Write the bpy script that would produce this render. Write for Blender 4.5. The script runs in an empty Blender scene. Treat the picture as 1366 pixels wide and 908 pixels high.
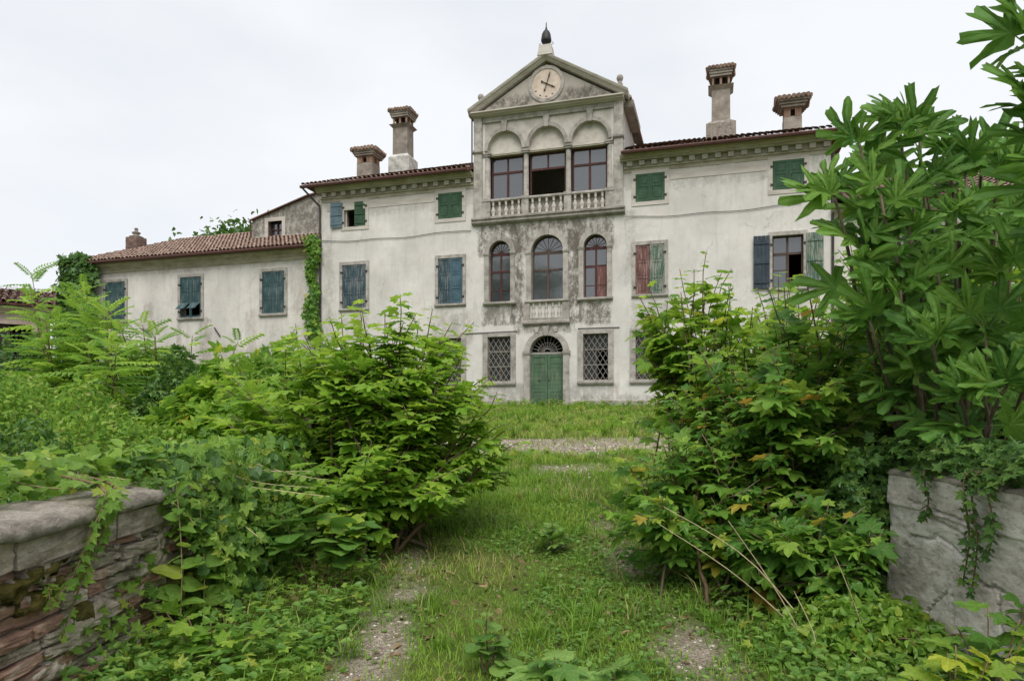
import bpy, bmesh, math, random
import numpy as np
from mathutils import Vector, Matrix
from mathutils.geometry import tessellate_polygon
R = math.radians
rng = np.random.default_rng(7)
random.seed(7)
C = bpy.context.scene.collection
scene = bpy.context.scene

# ------------------------------------------------------------------ camera, sky, sun, exposure
cd = bpy.data.cameras.new('camera'); cam = bpy.data.objects.new('camera', cd); C.objects.link(cam)
cam.location = (0, 0, 1.6); cam.rotation_euler = (R(90), 0, 0)
cd.sensor_width = 36; cd.lens = 36*910/1366; cd.shift_y = 96/1366; cd.clip_end = 2000; cd.clip_start = .05
scene.camera = cam
scene.cycles.diffuse_bounces = 7; scene.cycles.transmission_bounces = 8; scene.cycles.max_bounces = 14
SUN_EL, SUN_AZ = 54, 180                      # soft overcast light from behind the camera
world = bpy.data.worlds.new('World'); scene.world = world; world.use_nodes = True
nt = world.node_tree; nt.nodes.clear()
sky = nt.nodes.new('ShaderNodeTexSky'); sky.sky_type = 'NISHITA'; sky.sun_disc = False
sky.sun_elevation = R(SUN_EL); sky.sun_rotation = R(SUN_AZ)
tc = nt.nodes.new('ShaderNodeTexCoord')
nz = nt.nodes.new('ShaderNodeTexNoise'); nz.inputs['Scale'].default_value = 1.6; nz.inputs['Detail'].default_value = 5
mp = nt.nodes.new('ShaderNodeMapping'); mp.inputs['Scale'].default_value = (1, 1, 2.2)
cr = nt.nodes.new('ShaderNodeValToRGB')
cr.color_ramp.elements[0].position = .32; cr.color_ramp.elements[0].color = (3.3, 3.48, 3.75, 1)
cr.color_ramp.elements[1].position = .62; cr.color_ramp.elements[1].color = (4.2, 4.28, 4.36, 1)
mx = nt.nodes.new('ShaderNodeMix'); mx.data_type = 'RGBA'; mx.inputs[0].default_value = .95
bg = nt.nodes.new('ShaderNodeBackground'); bg.inputs['Strength'].default_value = .1
out = nt.nodes.new('ShaderNodeOutputWorld')
lk = nt.links.new
lk(tc.outputs['Generated'], mp.inputs['Vector']); lk(mp.outputs['Vector'], nz.inputs['Vector'])
lk(nz.outputs['Fac'], cr.inputs['Fac']); lk(sky.outputs['Color'], mx.inputs[6]); lk(cr.outputs['Color'], mx.inputs[7])
lk(mx.outputs[2], bg.inputs['Color']); lk(bg.outputs['Background'], out.inputs['Surface'])
sl = bpy.data.lights.new('sun', 'SUN'); sun = bpy.data.objects.new('sun', sl); C.objects.link(sun)
sl.energy = 1.45; sl.angle = R(40); sl.color = (1, .97, .92)
az = R(SUN_AZ); el = R(SUN_EL)
sdir = Vector((math.sin(az)*math.cos(el), math.cos(az)*math.cos(el), math.sin(el)))
sun.rotation_euler = sdir.to_track_quat('Z', 'Y').to_euler()
scene.view_settings.view_transform = 'Standard'; scene.view_settings.look = 'None'
scene.view_settings.gamma = 1; scene.view_settings.exposure = 1.2

# ------------------------------------------------------------------ materials
def newmat(name):
    m = bpy.data.materials.new(name); m.use_nodes = True
    n = m.node_tree.nodes; b = n['Principled BSDF']
    return m, n, m.node_tree.links.new, b
def ramp(n, stops):
    r = n.new('ShaderNodeValToRGB'); e = r.color_ramp.elements
    while len(e) < len(stops): e.new(.5)
    for i, (p, c) in enumerate(stops):
        e[i].position = p; e[i].color = (*c, 1) if len(c) == 3 else c
    return r
def noise(n, L, scale, detail=6, rough=.6, stretch=None, coord='Object', seed=None):
    t = n.new('ShaderNodeTexNoise'); t.inputs['Scale'].default_value = scale
    t.inputs['Detail'].default_value = detail; t.inputs['Roughness'].default_value = rough
    c = n.new('ShaderNodeNewGeometry' if coord == 'Position' else 'ShaderNodeTexCoord')
    m = n.new('ShaderNodeMapping'); m.inputs['Scale'].default_value = stretch or (1, 1, 1)
    if seed: m.inputs['Location'].default_value = (seed, seed*.7, seed*1.3)
    L(c.outputs[coord], m.inputs['Vector']); L(m.outputs['Vector'], t.inputs['Vector'])
    return t
def mixc(n, L, fac, a, b, mode='MIX'):
    m = n.new('ShaderNodeMix'); m.data_type = 'RGBA'; m.blend_type = mode
    if hasattr(fac, 'type'): L(fac, m.inputs[0])
    else: m.inputs[0].default_value = fac
    for k, v in ((6, a), (7, b)):
        if hasattr(v, 'type'): L(v, m.inputs[k])
        else: m.inputs[k].default_value = (*v, 1)
    return m.outputs[2]
def math_(n, L, op, a, b=None, clamp=False):
    m = n.new('ShaderNodeMath'); m.operation = op; m.use_clamp = clamp
    for k, v in ((0, a), (1, b)):
        if v is None: continue
        if hasattr(v, 'type'): L(v, m.inputs[k])
        else: m.inputs[k].default_value = v
    return m.outputs[0]
def bump(n, L, b, h, strength=.4, dist=.02):
    bp = n.new('ShaderNodeBump'); bp.inputs['Strength'].default_value = strength; bp.inputs['Distance'].default_value = dist
    L(h, bp.inputs['Height']); L(bp.outputs['Normal'], b.inputs['Normal'])
def sepxyz(n, L, coord='Object'):
    c = n.new('ShaderNodeTexCoord'); s = n.new('ShaderNodeSeparateXYZ'); L(c.outputs[coord], s.inputs[0]); return s
def band(n, L, v, a, b, soft):          # 1 inside a..b with soft edges
    m1 = n.new('ShaderNodeMapRange'); m1.interpolation_type = 'SMOOTHSTEP'; L(v, m1.inputs[0])
    m1.inputs[1].default_value = a-soft; m1.inputs[2].default_value = a+soft
    m2 = n.new('ShaderNodeMapRange'); m2.interpolation_type = 'SMOOTHSTEP'; L(v, m2.inputs[0])
    m2.inputs[1].default_value = b-soft; m2.inputs[2].default_value = b+soft; m2.inputs[3].default_value = 1; m2.inputs[4].default_value = 0
    return math_(n, L, 'MULTIPLY', m1.outputs[0], m2.outputs[0])

def mat_stucco(name, base, dirt, patches, amount=.55, crack=False):
    """old lime plaster: mottled, vertical run marks; patches = [(x0,x1,z0,z1,soft,strength)] are stained areas of the wall"""
    m, n, L, b = newmat(name)
    s = sepxyz(n, L)
    n1 = noise(n, L, .55, 8, .62); n2 = noise(n, L, 3.5, 8, .7, seed=3); n3 = noise(n, L, 1.6, 7, .65, (2.2, 2.2, .28), seed=9); n4 = noise(n, L, 40, 5, .7)
    light = mixc(n, L, ramp_out(n, L, n1, [(.36, (0,)*3), (.66, (1,)*3)]), tuple(c*.76 for c in base), base)
    spec = ramp_out(n, L, n2, [(.5, (0,)*3), (.72, (1,)*3)])
    col = mixc(n, L, math_(n, L, 'MULTIPLY', spec, .45), light, tuple(c*.66 for c in base))
    warm = ramp_out(n, L, noise(n, L, 1.1, 7, .7, seed=21), [(.55, (0,)*3), (.74, (1,)*3)])
    col = mixc(n, L, math_(n, L, 'MULTIPLY', warm, .4), col, (base[0]*.92, base[1]*.80, base[2]*.66))
    st = ramp_out(n, L, n3, [(.52, (0,)*3), (.74, (1,)*3)])
    col = mixc(n, L, math_(n, L, 'MULTIPLY', st, amount*.6), col, tuple(c*.5 for c in base))
    for k, (x0, x1, z0, z1, so, stg) in enumerate(patches):
        a = math_(n, L, 'MULTIPLY', band(n, L, s.outputs['X'], x0, x1, so), band(n, L, s.outputs['Z'], z0, z1, so))
        nn = noise(n, L, 2.3, 9, .72, (1.5, 1.5, .8), seed=31+k*7)
        nn2 = noise(n, L, 9, 8, .75, seed=13+k*5)
        f = math_(n, L, 'ADD', math_(n, L, 'MULTIPLY', nn.outputs['Fac'], .65), math_(n, L, 'MULTIPLY', nn2.outputs['Fac'], .35))
        f = math_(n, L, 'ADD', f, math_(n, L, 'MULTIPLY', math_(n, L, 'SUBTRACT', a, 1), .35))
        f = ramp_out(n, L, f, [(.40, (0,)*3), (.54, (1,)*3)])
        f = math_(n, L, 'MULTIPLY', math_(n, L, 'MULTIPLY', f, stg), band(n, L, s.outputs['X'], x0-so, x1+so, so*.6))
        col = mixc(n, L, f, col, dirt)
    if crack:
        vo = n.new('ShaderNodeTexVoronoi'); vo.feature = 'DISTANCE_TO_EDGE'; vo.inputs['Scale'].default_value = .42
        wn_ = noise(n, L, 2.2, 6, .7, seed=77); c_ = n.new('ShaderNodeTexCoord'); va = n.new('ShaderNodeVectorMath'); va.operation = 'MULTIPLY_ADD'
        va.inputs[1].default_value = (.7, .7, .7); L(wn_.outputs['Color'], va.inputs[0]); L(c_.outputs['Object'], va.inputs[2]); L(va.outputs[0], vo.inputs['Vector'])
        ln_ = ramp_out(n, L, vo.outputs['Distance'], [(0, (1,)*3), (.006, (0,)*3)])
        mk_ = ramp_out(n, L, noise(n, L, .6, 3, .5, seed=55), [(.52, (0,)*3), (.6, (1,)*3)])
        col = mixc(n, L, math_(n, L, 'MULTIPLY', math_(n, L, 'MULTIPLY', ln_, mk_), .6), col, dirt)
        pt = ramp_out(n, L, noise(n, L, 1.7, 9, .55, seed=41), [(.655, (0,)*3), (.67, (1,)*3)])
        col = mixc(n, L, math_(n, L, 'MULTIPLY', pt, .55), col, (base[0]*.8, base[1]*.77, base[2]*.72))
    L(col, b.inputs['Base Color']); b.inputs['Roughness'].default_value = .92; b.inputs['Specular IOR Level'].default_value = .15
    h = math_(n, L, 'ADD', math_(n, L, 'MULTIPLY', n2.outputs['Fac'], .6), math_(n, L, 'MULTIPLY', n4.outputs['Fac'], .4))
    bump(n, L, b, h, .45, .03)
    return m
def ramp_out(n, L, src, stops):
    r = ramp(n, stops); L(src.outputs['Fac'] if hasattr(src, 'outputs') else src, r.inputs['Fac'])
    return r.outputs['Color']

def mat_rough(name, c0, c1, c2, scale=4, stretch=None, bumps=.4, bd=.01, rough=.9, fine=45, rnd=.25, coord='Object'):
    m, n, L, b = newmat(name)
    a = noise(n, L, scale, 8, .65, stretch, coord); f = noise(n, L, fine, 5, .7, stretch, coord, seed=5)
    col = ramp_out(n, L, a, [(.3, c0), (.52, c1), (.72, c2)])
    col = mixc(n, L, math_(n, L, 'MULTIPLY', ramp_out(n, L, f, [(.45, (0,)*3), (.7, (1,)*3)]), .4), col, c0)
    oi = n.new('ShaderNodeObjectInfo')
    hv = n.new('ShaderNodeHueSaturation'); L(col, hv.inputs['Color'])
    v = math_(n, L, 'ADD', math_(n, L, 'MULTIPLY', oi.outputs['Random'], rnd*2), 1-rnd); L(v, hv.inputs['Value'])
    L(hv.outputs['Color'], b.inputs['Base Color']); b.inputs['Roughness'].default_value = rough; b.inputs['Specular IOR Level'].default_value = .2
    h = math_(n, L, 'ADD', a.outputs['Fac'], math_(n, L, 'MULTIPLY', f.outputs['Fac'], .5)); bump(n, L, b, h, bumps, bd)
    return m
def mat_paint(name, c, wear=.5, bare=(.30, .28, .25)):
    m, n, L, b = newmat(name)
    a = noise(n, L, 3, 8, .75, (6, 6, .45)); f = noise(n, L, 30, 6, .7, (4, 4, .25), seed=4)
    oi = n.new('ShaderNodeObjectInfo')
    t = math_(n, L, 'ADD', math_(n, L, 'MULTIPLY', a.outputs['Fac'], .6), math_(n, L, 'MULTIPLY', f.outputs['Fac'], .4))
    t = math_(n, L, 'ADD', t, math_(n, L, 'MULTIPLY', oi.outputs['Random'], .03))
    lo = .66 - wear*.28
    fac = ramp_out(n, L, t, [(lo, (0,)*3), (lo+.07, (1,)*3)])
    tone = ramp_out(n, L, noise(n, L, 2.2, 5, .6, seed=8), [(.3, tuple(x*.7 for x in c)), (.7, tuple(min(1, x*1.25) for x in c))])
    col = mixc(n, L, math_(n, L, 'MULTIPLY', fac, .85), tone, bare)
    L(col, b.inputs['Base Color']); b.inputs['Roughness'].default_value = .72; b.inputs['Specular IOR Level'].default_value = .25
    bump(n, L, b, t, .5, .008)
    return m
def mat_flat(name, c, rough=.8, spec=.3, metal=0):
    m, n, L, b = newmat(name)
    a = noise(n, L, 12, 5, .6)
    col = ramp_out(n, L, a, [(.3, tuple(x*.75 for x in c)), (.7, tuple(min(1, x*1.2) for x in c))])
    L(col, b.inputs['Base Color']); b.inputs['Roughness'].default_value = rough; b.inputs['Specular IOR Level'].default_value = spec; b.inputs['Metallic'].default_value = metal
    return m
def mat_leaf(name, stops, trans=.38, rough=.42, vein=.35, spec=.42, tcol=1.35):
    m, n, L, b = newmat(name)
    at = n.new('ShaderNodeAttribute'); at.attribute_name = 'tint'
    av = n.new('ShaderNodeAttribute'); av.attribute_name = 'lat'
    oi = n.new('ShaderNodeObjectInfo')
    f = math_(n, L, 'FRACT', math_(n, L, 'ADD', at.outputs['Fac'], oi.outputs['Random']))
    col = ramp_out(n, L, f, stops)
    g = noise(n, L, 14, 4, .6)
    col = mixc(n, L, .35, col, ramp_out(n, L, g, [(.3, (.35,)*3), (.7, (1,)*3)]), 'MULTIPLY')
    vf = ramp_out(n, L, av.outputs['Fac'], [(0, (1,)*3), (.13, (0,)*3)])
    hv = n.new('ShaderNodeHueSaturation'); L(col, hv.inputs['Color']); hv.inputs['Value'].default_value = 1.7; hv.inputs['Saturation'].default_value = .8
    col = mixc(n, L, math_(n, L, 'MULTIPLY', vf, vein), col, hv.outputs['Color'])
    g2 = noise(n, L, 5, 5, .65, seed=19)
    col = mixc(n, L, math_(n, L, 'MULTIPLY', ramp_out(n, L, g2, [(.58, (0,)*3), (.7, (1,)*3)]), .3), col, (.30, .33, .08))
    bump(n, L, b, math_(n, L, 'ADD', math_(n, L, 'MULTIPLY', g.outputs['Fac'], .6), math_(n, L, 'MULTIPLY', av.outputs['Fac'], .5)), .55, .035)
    L(col, b.inputs['Base Color']); b.inputs['Roughness'].default_value = rough; b.inputs['Specular IOR Level'].default_value = spec
    tr = n.new('ShaderNodeBsdfTranslucent')
    h2 = n.new('ShaderNodeHueSaturation'); L(col, h2.inputs['Color']); h2.inputs['Value'].default_value = tcol; h2.inputs['Hue'].default_value = .488
    L(h2.outputs['Color'], tr.inputs['Color'])
    ms = n.new('ShaderNodeMixShader'); ms.inputs[0].default_value = trans
    L(b.outputs[0], ms.inputs[1]); L(tr.outputs[0], ms.inputs[2]); L(ms.outputs[0], n['Material Output'].inputs['Surface'])
    return m

M = {}
WB = (.64, .61, .575)
M['stucco'] = mat_stucco('villa_plaster', WB, (.115, .098, .08),
    [(-3.3, 3.1, 6.6, 8.3, .3, .85), (-1.75, -.95, 3.5, 8.1, .2, .92), (.85, 1.65, 3.5, 8.1, .2, .92), (-3.1, -1.4, 3.5, 4.6, .2, .8), (1.4, 2.9, 3.4, 4.6, .2, .88),
     (-1.6, 1.4, 3.1, 3.75, .2, .7), (-11.3, 11.4, -.1, .55, .25, .5), (-11.3, 11.4, 8.9, 10.3, .4, .28), (-11.3, -10.4, 0, 8.5, .4, .3), (-5.6, -3.3, 2.6, 4.5, .35, .38), (3.5, 5.4, 2.6, 4.5, .35, .38), (-10.4, -8.5, 2.6, 4.5, .35, .38), (-3.35, 3.35, .2, 1.1, .3, .4), (9, 10.8, 2.8, 4.5, .35, .38), (3.3, 4.0, 5, 8.4, .25, .3)], crack=True)
M['stucco_wing'] = mat_stucco('wing_plaster', (.61, .58, .54), (.20, .165, .135),
    [(-18.6, -17.6, 1.5, 4.7, .3, .6), (-22.2, -21.3, 3.6, 5.6, .25, .5), (-27, -11, 6.9, 7.4, .2, .3), (-15.8, -14.9, 2, 5, .3, .35), (-20.0, -19.5, 2.5, 4.6, .25, .45), (-27, -11, 1.5, 3.4, .6, .3), (-13.2, -12.0, 4.4, 7.2, .4, .3)], crack=True)
M['stucco_grey'] = mat_stucco('rear_block_plaster', (.45, .42, .37), (.13, .12, .105), [(-17, -12.2, 8.9, 11.2, .4, .9)])
M['stucco_pink'] = mat_rough('outbuilding_plaster', (.30, .23, .19), (.44, .36, .31), (.52, .46, .41), 1.5)
M['stone'] = mat_rough('grey_stone', (.17, .155, .138), (.35, .322, .29), (.46, .43, .395), 3.2, None, .35, .01, rnd=.08)
M['stone_dark'] = mat_rough('weathered_stone', (.13, .115, .10), (.31, .28, .25), (.43, .395, .355), 2.6, None, .4, .012, rnd=.1)
M['stone_mossy'] = mat_rough('mossy_cornice', (.22, .195, .135), (.36, .325, .255), (.47, .44, .38), 1.3, (1, 1, 3), .3, .01, rnd=.05)
M['frieze'] = mat_rough('frieze_plaster', (.34, .305, .27), (.47, .435, .39), (.57, .535, .485), 1.4, (.5, 1, 3), .3, .01, rnd=.05)
M['tymp'] = mat_stucco('tympanum_plaster', (.39, .355, .31), (.11, .098, .085), [(-2.8, -.5, 13.0, 14.0, .4, .95), (.5, 2.8, 13.0, 14.0, .4, .95)])
M['spandrel'] = mat_rough('loggia_plaster', (.33, .30, .26), (.48, .445, .395), (.56, .53, .485), 2.0, None, .3, .01, rnd=.03)
M['tile'] = mat_rough('terracotta_tile', (.15, .12, .10), (.31, .21, .165), (.46, .345, .285), 2.6, None, .3, .01, fine=9, rnd=.1)
M['tile_edge'] = mat_rough('roof_board', (.05, .03, .025), (.12, .06, .045), (.18, .10, .08), 3)
M['gutter'] = mat_flat('rusty_gutter', (.085, .035, .028), .6, .4)
M['pipe'] = mat_flat('dark_pipe', (.035, .03, .03), .6, .4)
M['chimney'] = mat_rough('chimney_render', (.16, .13, .11), (.27, .235, .20), (.38, .35, .31), 2.2, None, .6, .02, rnd=.12)
M['chimney_pale'] = mat_rough('pale_chimney_render', (.22, .21, .19), (.42, .41, .38), (.52, .50, .47), 3, None, .6, .02, fine=16)
M['brick'] = mat_rough('red_brick', (.13, .085, .065), (.26, .16, .115), (.38, .29, .235), 3, None, .5, .01)
M['rubble'] = mat_rough('rubble', (.12, .105, .09), (.30, .26, .22), (.42, .38, .33), 6, None, .8, .04)
M['dark'] = mat_flat('interior_dark', (.02, .018, .016), .95, .05)
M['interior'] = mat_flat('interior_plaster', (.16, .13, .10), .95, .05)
M['redwood'] = mat_paint('dark_red_sash', (.065, .024, .022), .3, (.20, .13, .11))
M['brownwood'] = mat_paint('brown_sash', (.075, .05, .04), .3, (.20, .15, .12))
M['g_paint'] = mat_paint('green_paint', (.038, .085, .048), .32, (.17, .19, .15))
M['door_paint'] = mat_paint('door_green_paint', (.07, .125, .072), .36, (.24, .22, .17))
M['g_worn'] = mat_paint('worn_green_paint', (.045, .11, .075), .62)
M['teal_worn'] = mat_paint('peeling_dark_teal_paint', (.03, .06, .075), .55, (.20, .20, .20))
M['wing_worn'] = mat_paint('peeling_wing_teal_paint', (.032, .07, .075), .45, (.19, .20, .20))
M['blue'] = mat_paint('blue_paint', (.055, .105, .135), .3)
M['slate'] = mat_paint('slate_blue_paint', (.035, .05, .065), .25)
M['bluegrey'] = mat_paint('blue_grey_paint', (.11, .16, .19), .2)
M['red_paint'] = mat_paint('dull_red_paint', (.13, .055, .05), .5, (.30, .22, .19))
M['iron'] = mat_flat('pale_iron', (.27, .25, .23), .7, .4)
M['iron_dark'] = mat_flat('black_iron', (.02, .02, .02), .6, .4)
M['curtain'] = mat_flat('curtain_cloth', (.55, .55, .52), .9, .1)
M['clock'] = mat_rough('clock_plaster', (.40, .33, .27), (.54, .45, .37), (.60, .53, .46), 3, None, .1, .005, rnd=.02)
M['hand'] = mat_flat('rusty_hand', (.05, .03, .022), .7, .3)
M['cable'] = mat_flat('cable', (.10, .095, .09), .8, .2)
m, n, L, b = newmat('window_glass'); b.inputs['Base Color'].default_value = (.035, .04, .045, 1); b.inputs['Roughness'].default_value = .06
b.inputs['IOR'].default_value = 2.1; b.inputs['Specular IOR Level'].default_value = .6
g_ = noise(n, L, 2.5, 3, .5); bump(n, L, b, g_.outputs['Fac'], .12, .02); M['glass'] = m
m, n, L, b = newmat('dusty_glass'); b.inputs['Base Color'].default_value = (.035, .038, .035, 1); b.inputs['Roughness'].default_value = .22; b.inputs['Specular IOR Level'].default_value = .35; M['glass_dusty'] = m
M['wall_stone'] = mat_rough('garden_wall_stone', (.19, .155, .12), (.44, .375, .30), (.62, .555, .47), 13, (1, .5, 1), 1, .03, rnd=.22, fine=70, coord='Position')
M['wall_brick'] = mat_rough('garden_wall_brick', (.17, .10, .075), (.38, .23, .17), (.52, .42, .355), 13, (1, .5, 1), 1, .025, rnd=.25, fine=70, coord='Position')
M['mortar'] = mat_rough('garden_wall_mortar', (.09, .075, .06), (.22, .19, .155), (.38, .345, .30), 12, None, 1, .03, coord='Position')
M['coping'] = mat_rough('coping_stone', (.17, .15, .125), (.37, .325, .275), (.52, .47, .41), 11, (1, .5, 1), 1, .03, fine=90, rnd=.1, coord='Position')
M['moss'] = mat_rough('moss', (.05, .045, .012), (.12, .10, .025), (.18, .15, .04), 30, (1, .5, 1), 1, .03, coord='Position')
M['wood_old'] = mat_rough('old_timber', (.06, .045, .035), (.13, .10, .08), (.20, .165, .14), 6, (4, 4, .4), .6, .01)
M['bark'] = mat_rough('bark', (.07, .055, .035), (.14, .11, .075), (.20, .165, .12), 9, (3, 3, .7), .5, .01)
M['twig'] = mat_rough('twig', (.08, .06, .035), (.15, .10, .06), (.19, .15, .09), 12)
M['straw'] = mat_rough('straw', (.26, .20, .11), (.40, .33, .20), (.50, .43, .29), 12)
G = dict
M['leaf_mul'] = mat_leaf('mulberry_leaf', [(0, (.115, .26, .025)), (.4, (.19, .37, .034)), (.75, (.27, .45, .045)), (.985, (.37, .54, .06)), (.995, (.42, .52, .05)), (1, (.46, .36, .05))], .5)
M['leaf_right'] = mat_leaf('dark_mulberry_leaf', [(0, (.095, .235, .035)), (.5, (.155, .33, .045)), (.86, (.23, .42, .055)), (.978, (.33, .49, .06)), (.99, (.46, .42, .05)), (1, (.50, .30, .05))], .48)
M['leaf_fig'] = mat_leaf('fig_leaf', [(0, (.06, .165, .022)), (.6, (.105, .245, .03)), (1, (.17, .33, .045))], .42, .55, .4, .22)
M['leaf_ivy'] = mat_leaf('ivy_leaf', [(0, (.05, .13, .024)), (.6, (.09, .20, .034)), (1, (.16, .29, .045))], .33, .38, .4, .4)
M['leaf_vine'] = mat_leaf('vine_leaf', [(0, (.125, .27, .034)), (.5, (.21, .38, .048)), (.9, (.30, .47, .07)), (1, (.42, .46, .06))], .48)
M['leaf_bram'] = mat_leaf('bramble_leaf', [(0, (.11, .25, .03)), (.45, (.19, .36, .042)), (.8, (.28, .45, .06)), (.95, (.38, .50, .10)), (1, (.50, .47, .22))], .46, .55, .35, .25)
M['leaf_pin'] = mat_leaf('pinnate_leaf', [(0, (.12, .27, .03)), (.5, (.20, .38, .04)), (1, (.33, .52, .06))], .5)
M['leaf_lime'] = mat_leaf('lime_leaf', [(0, (.20, .36, .04)), (.5, (.33, .48, .05)), (1, (.50, .56, .055))], .48)
M['leaf_weed'] = mat_leaf('weed_leaf', [(0, (.11, .255, .045)), (.6, (.185, .35, .065)), (1, (.26, .43, .09))], .42)
M['leaf_tree'] = mat_leaf('tree_leaf', [(0, (.045, .125, .024)), (.6, (.085, .19, .036)), (1, (.14, .26, .05))], .36)
M['litter'] = mat_leaf('dead_leaf', [(0, (.10, .06, .03)), (.5, (.22, .14, .07)), (1, (.38, .28, .14))], .2)
M['grass'] = mat_leaf('grass_blade', [(0, (.125, .26, .03)), (.45, (.21, .37, .045)), (.78, (.31, .43, .065)), (.9, (.42, .42, .14)), (1, (.50, .43, .23))], .42, .6, 0, .2)
# ------------------------------------------------------------------ helpers
class MB:
    def __init__(s): s.v = []; s.f = []
    def add(s, vs, fs):
        k = len(s.v); s.v += [tuple(p) for p in vs]; s.f += [tuple(i+k for i in q) for q in fs]; return s
    def box(s, x0, x1, y0, y1, z0, z1):
        return s.add([(x0,y0,z0),(x1,y0,z0),(x1,y1,z0),(x0,y1,z0),(x0,y0,z1),(x1,y0,z1),(x1,y1,z1),(x0,y1,z1)],
                     [(0,3,2,1),(4,5,6,7),(0,1,5,4),(1,2,6,5),(2,3,7,6),(3,0,4,7)])
    def frustum(s, cx, cy, z0, z1, a0, b0, a1, b1):
        return s.add([(cx-a0,cy-b0,z0),(cx+a0,cy-b0,z0),(cx+a0,cy+b0,z0),(cx-a0,cy+b0,z0),(cx-a1,cy-b1,z1),(cx+a1,cy-b1,z1),(cx+a1,cy+b1,z1),(cx-a1,cy+b1,z1)],
                     [(0,3,2,1),(4,5,6,7),(0,1,5,4),(1,2,6,5),(2,3,7,6),(3,0,4,7)])
    def plate(s, outer, y0, y1, holes=()):
        """x,z outline (counter-clockwise seen from the front) with holes, from y0 (front) to y1 (back)"""
        loops = [list(outer)] + [list(h) for h in holes]
        tri = tessellate_polygon([[Vector((p[0], p[1], 0)) for p in l] for l in loops])
        flat = [p for l in loops for p in l]; n = len(flat)
        vs = [(x, y0, z) for x, z in flat] + [(x, y1, z) for x, z in flat]; fs = []
        for t in tri:
            a, b, c = (flat[i] for i in t)
            if (b[0]-a[0])*(c[1]-a[1]) - (b[1]-a[1])*(c[0]-a[0]) < 0: t = (t[0], t[2], t[1])
            fs.append(tuple(t)); fs.append((t[2]+n, t[1]+n, t[0]+n))
        k = 0
        for li, l in enumerate(loops):
            ar = sum(l[i-1][0]*l[i][1]-l[i][0]*l[i-1][1] for i in range(len(l)))
            for i in range(len(l)):
                p, q = k+i, k+(i+1) % len(l)
                if (ar > 0) != (li > 0): fs.append((p, p+n, q+n, q))
                else: fs.append((q, q+n, p+n, p))
            k += len(l)
        return s.add(vs, fs)
    def tube(s, pts, radii, n=6, cap=True):
        pts = [Vector(p) for p in pts]
        if not hasattr(radii, '__len__'): radii = [radii]*len(pts)
        vs = []; fs = []; prev = None
        for i, p in enumerate(pts):
            t = (pts[min(i+1, len(pts)-1)] - pts[max(i-1, 0)]).normalized()
            a = prev if prev is not None else (Vector((0, 0, 1)) if abs(t.z) < .9 else Vector((1, 0, 0)))
            x = (a - t*a.dot(t)).normalized(); y = t.cross(x); prev = x
            for k in range(n):
                c = 2*math.pi*k/n; vs.append(p + (x*math.cos(c)+y*math.sin(c))*radii[i])
        for i in range(len(pts)-1):
            for k in range(n):
                k2 = (k+1) % n; fs.append((i*n+k, i*n+k2, (i+1)*n+k2, (i+1)*n+k))
        if cap: fs.append(tuple(range(n))[::-1]); fs.append(tuple(range((len(pts)-1)*n, len(pts)*n)))
        return s.add(vs, fs)
    def lathe(s, prof, cx, cy, n=12):
        vs = [(cx+r*math.cos(2*math.pi*k/n), cy+r*math.sin(2*math.pi*k/n), z) for r, z in prof for k in range(n)]
        fs = [(i*n+k, i*n+(k+1) % n, (i+1)*n+(k+1) % n, (i+1)*n+k) for i in range(len(prof)-1) for k in range(n)]
        fs.append(tuple(range(n))[::-1]); fs.append(tuple(range((len(prof)-1)*n, len(prof)*n)))
        return s.add(vs, fs)
    def moulding(s, x0, x1, prof, caps=True):
        """run a (y,z) profile from x0 to x1"""
        n = len(prof)
        vs = [(x0, y, z) for y, z in prof] + [(x1, y, z) for y, z in prof]
        fs = [(i, i+1, n+i+1, n+i) for i in range(n-1)]
        if caps: fs += [tuple(range(n)), tuple(range(2*n-1, n-1, -1))]
        return s.add(vs, fs)
    def mesh(s, name, mat, smooth=False):
        me = bpy.data.meshes.new(name); me.from_pydata(s.v, [], s.f)
        if mat: me.materials.append(mat)
        if smooth: me.polygons.foreach_set('use_smooth', [True]*len(me.polygons))
        me.update(); return me
    def build(s, name, mat, parent=None, smooth=False, fix=True):
        me = s.mesh(name, mat, smooth)
        if fix:
            bm = bmesh.new(); bm.from_mesh(me); bmesh.ops.recalc_face_normals(bm, faces=bm.faces); bm.to_mesh(me); bm.free()
        return link(name, me, parent)
def link(name, me, parent=None, mat=None):
    o = bpy.data.objects.new(name, me); C.objects.link(o)
    if parent: o.parent = parent
    if mat is not None: o.matrix_local = mat
    return o
def tag(o, label=None, cat=None, group=None, kind=None):
    if label: o['label'] = label
    if cat: o['category'] = cat
    if group: o['group'] = group
    if kind: o['kind'] = kind
    return o
def thing(name, label, cat, loc=(0, 0, 0), rz=0, group=None):
    o = bpy.data.objects.new(name, None); C.objects.link(o); o.location = loc; o.rotation_euler = (0, 0, rz); o.empty_display_size = .2
    return tag(o, label, cat, group)
def rect(x0, x1, z0, z1): return [(x0, z0), (x1, z0), (x1, z1), (x0, z1)]
def arch(x0, x1, z0, zs, top, n=18):
    c = (x0+x1)/2; r = (x1-x0)/2
    return [(x0, z0), (x1, z0)] + [(c+r*math.cos(math.pi*k/n), zs+(top-zs)*math.sin(math.pi*k/n)) for k in range(n+1)]
def gz(Y): return 1.9*np.clip(np.asarray(Y, float)/30, 0, 1)

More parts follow.
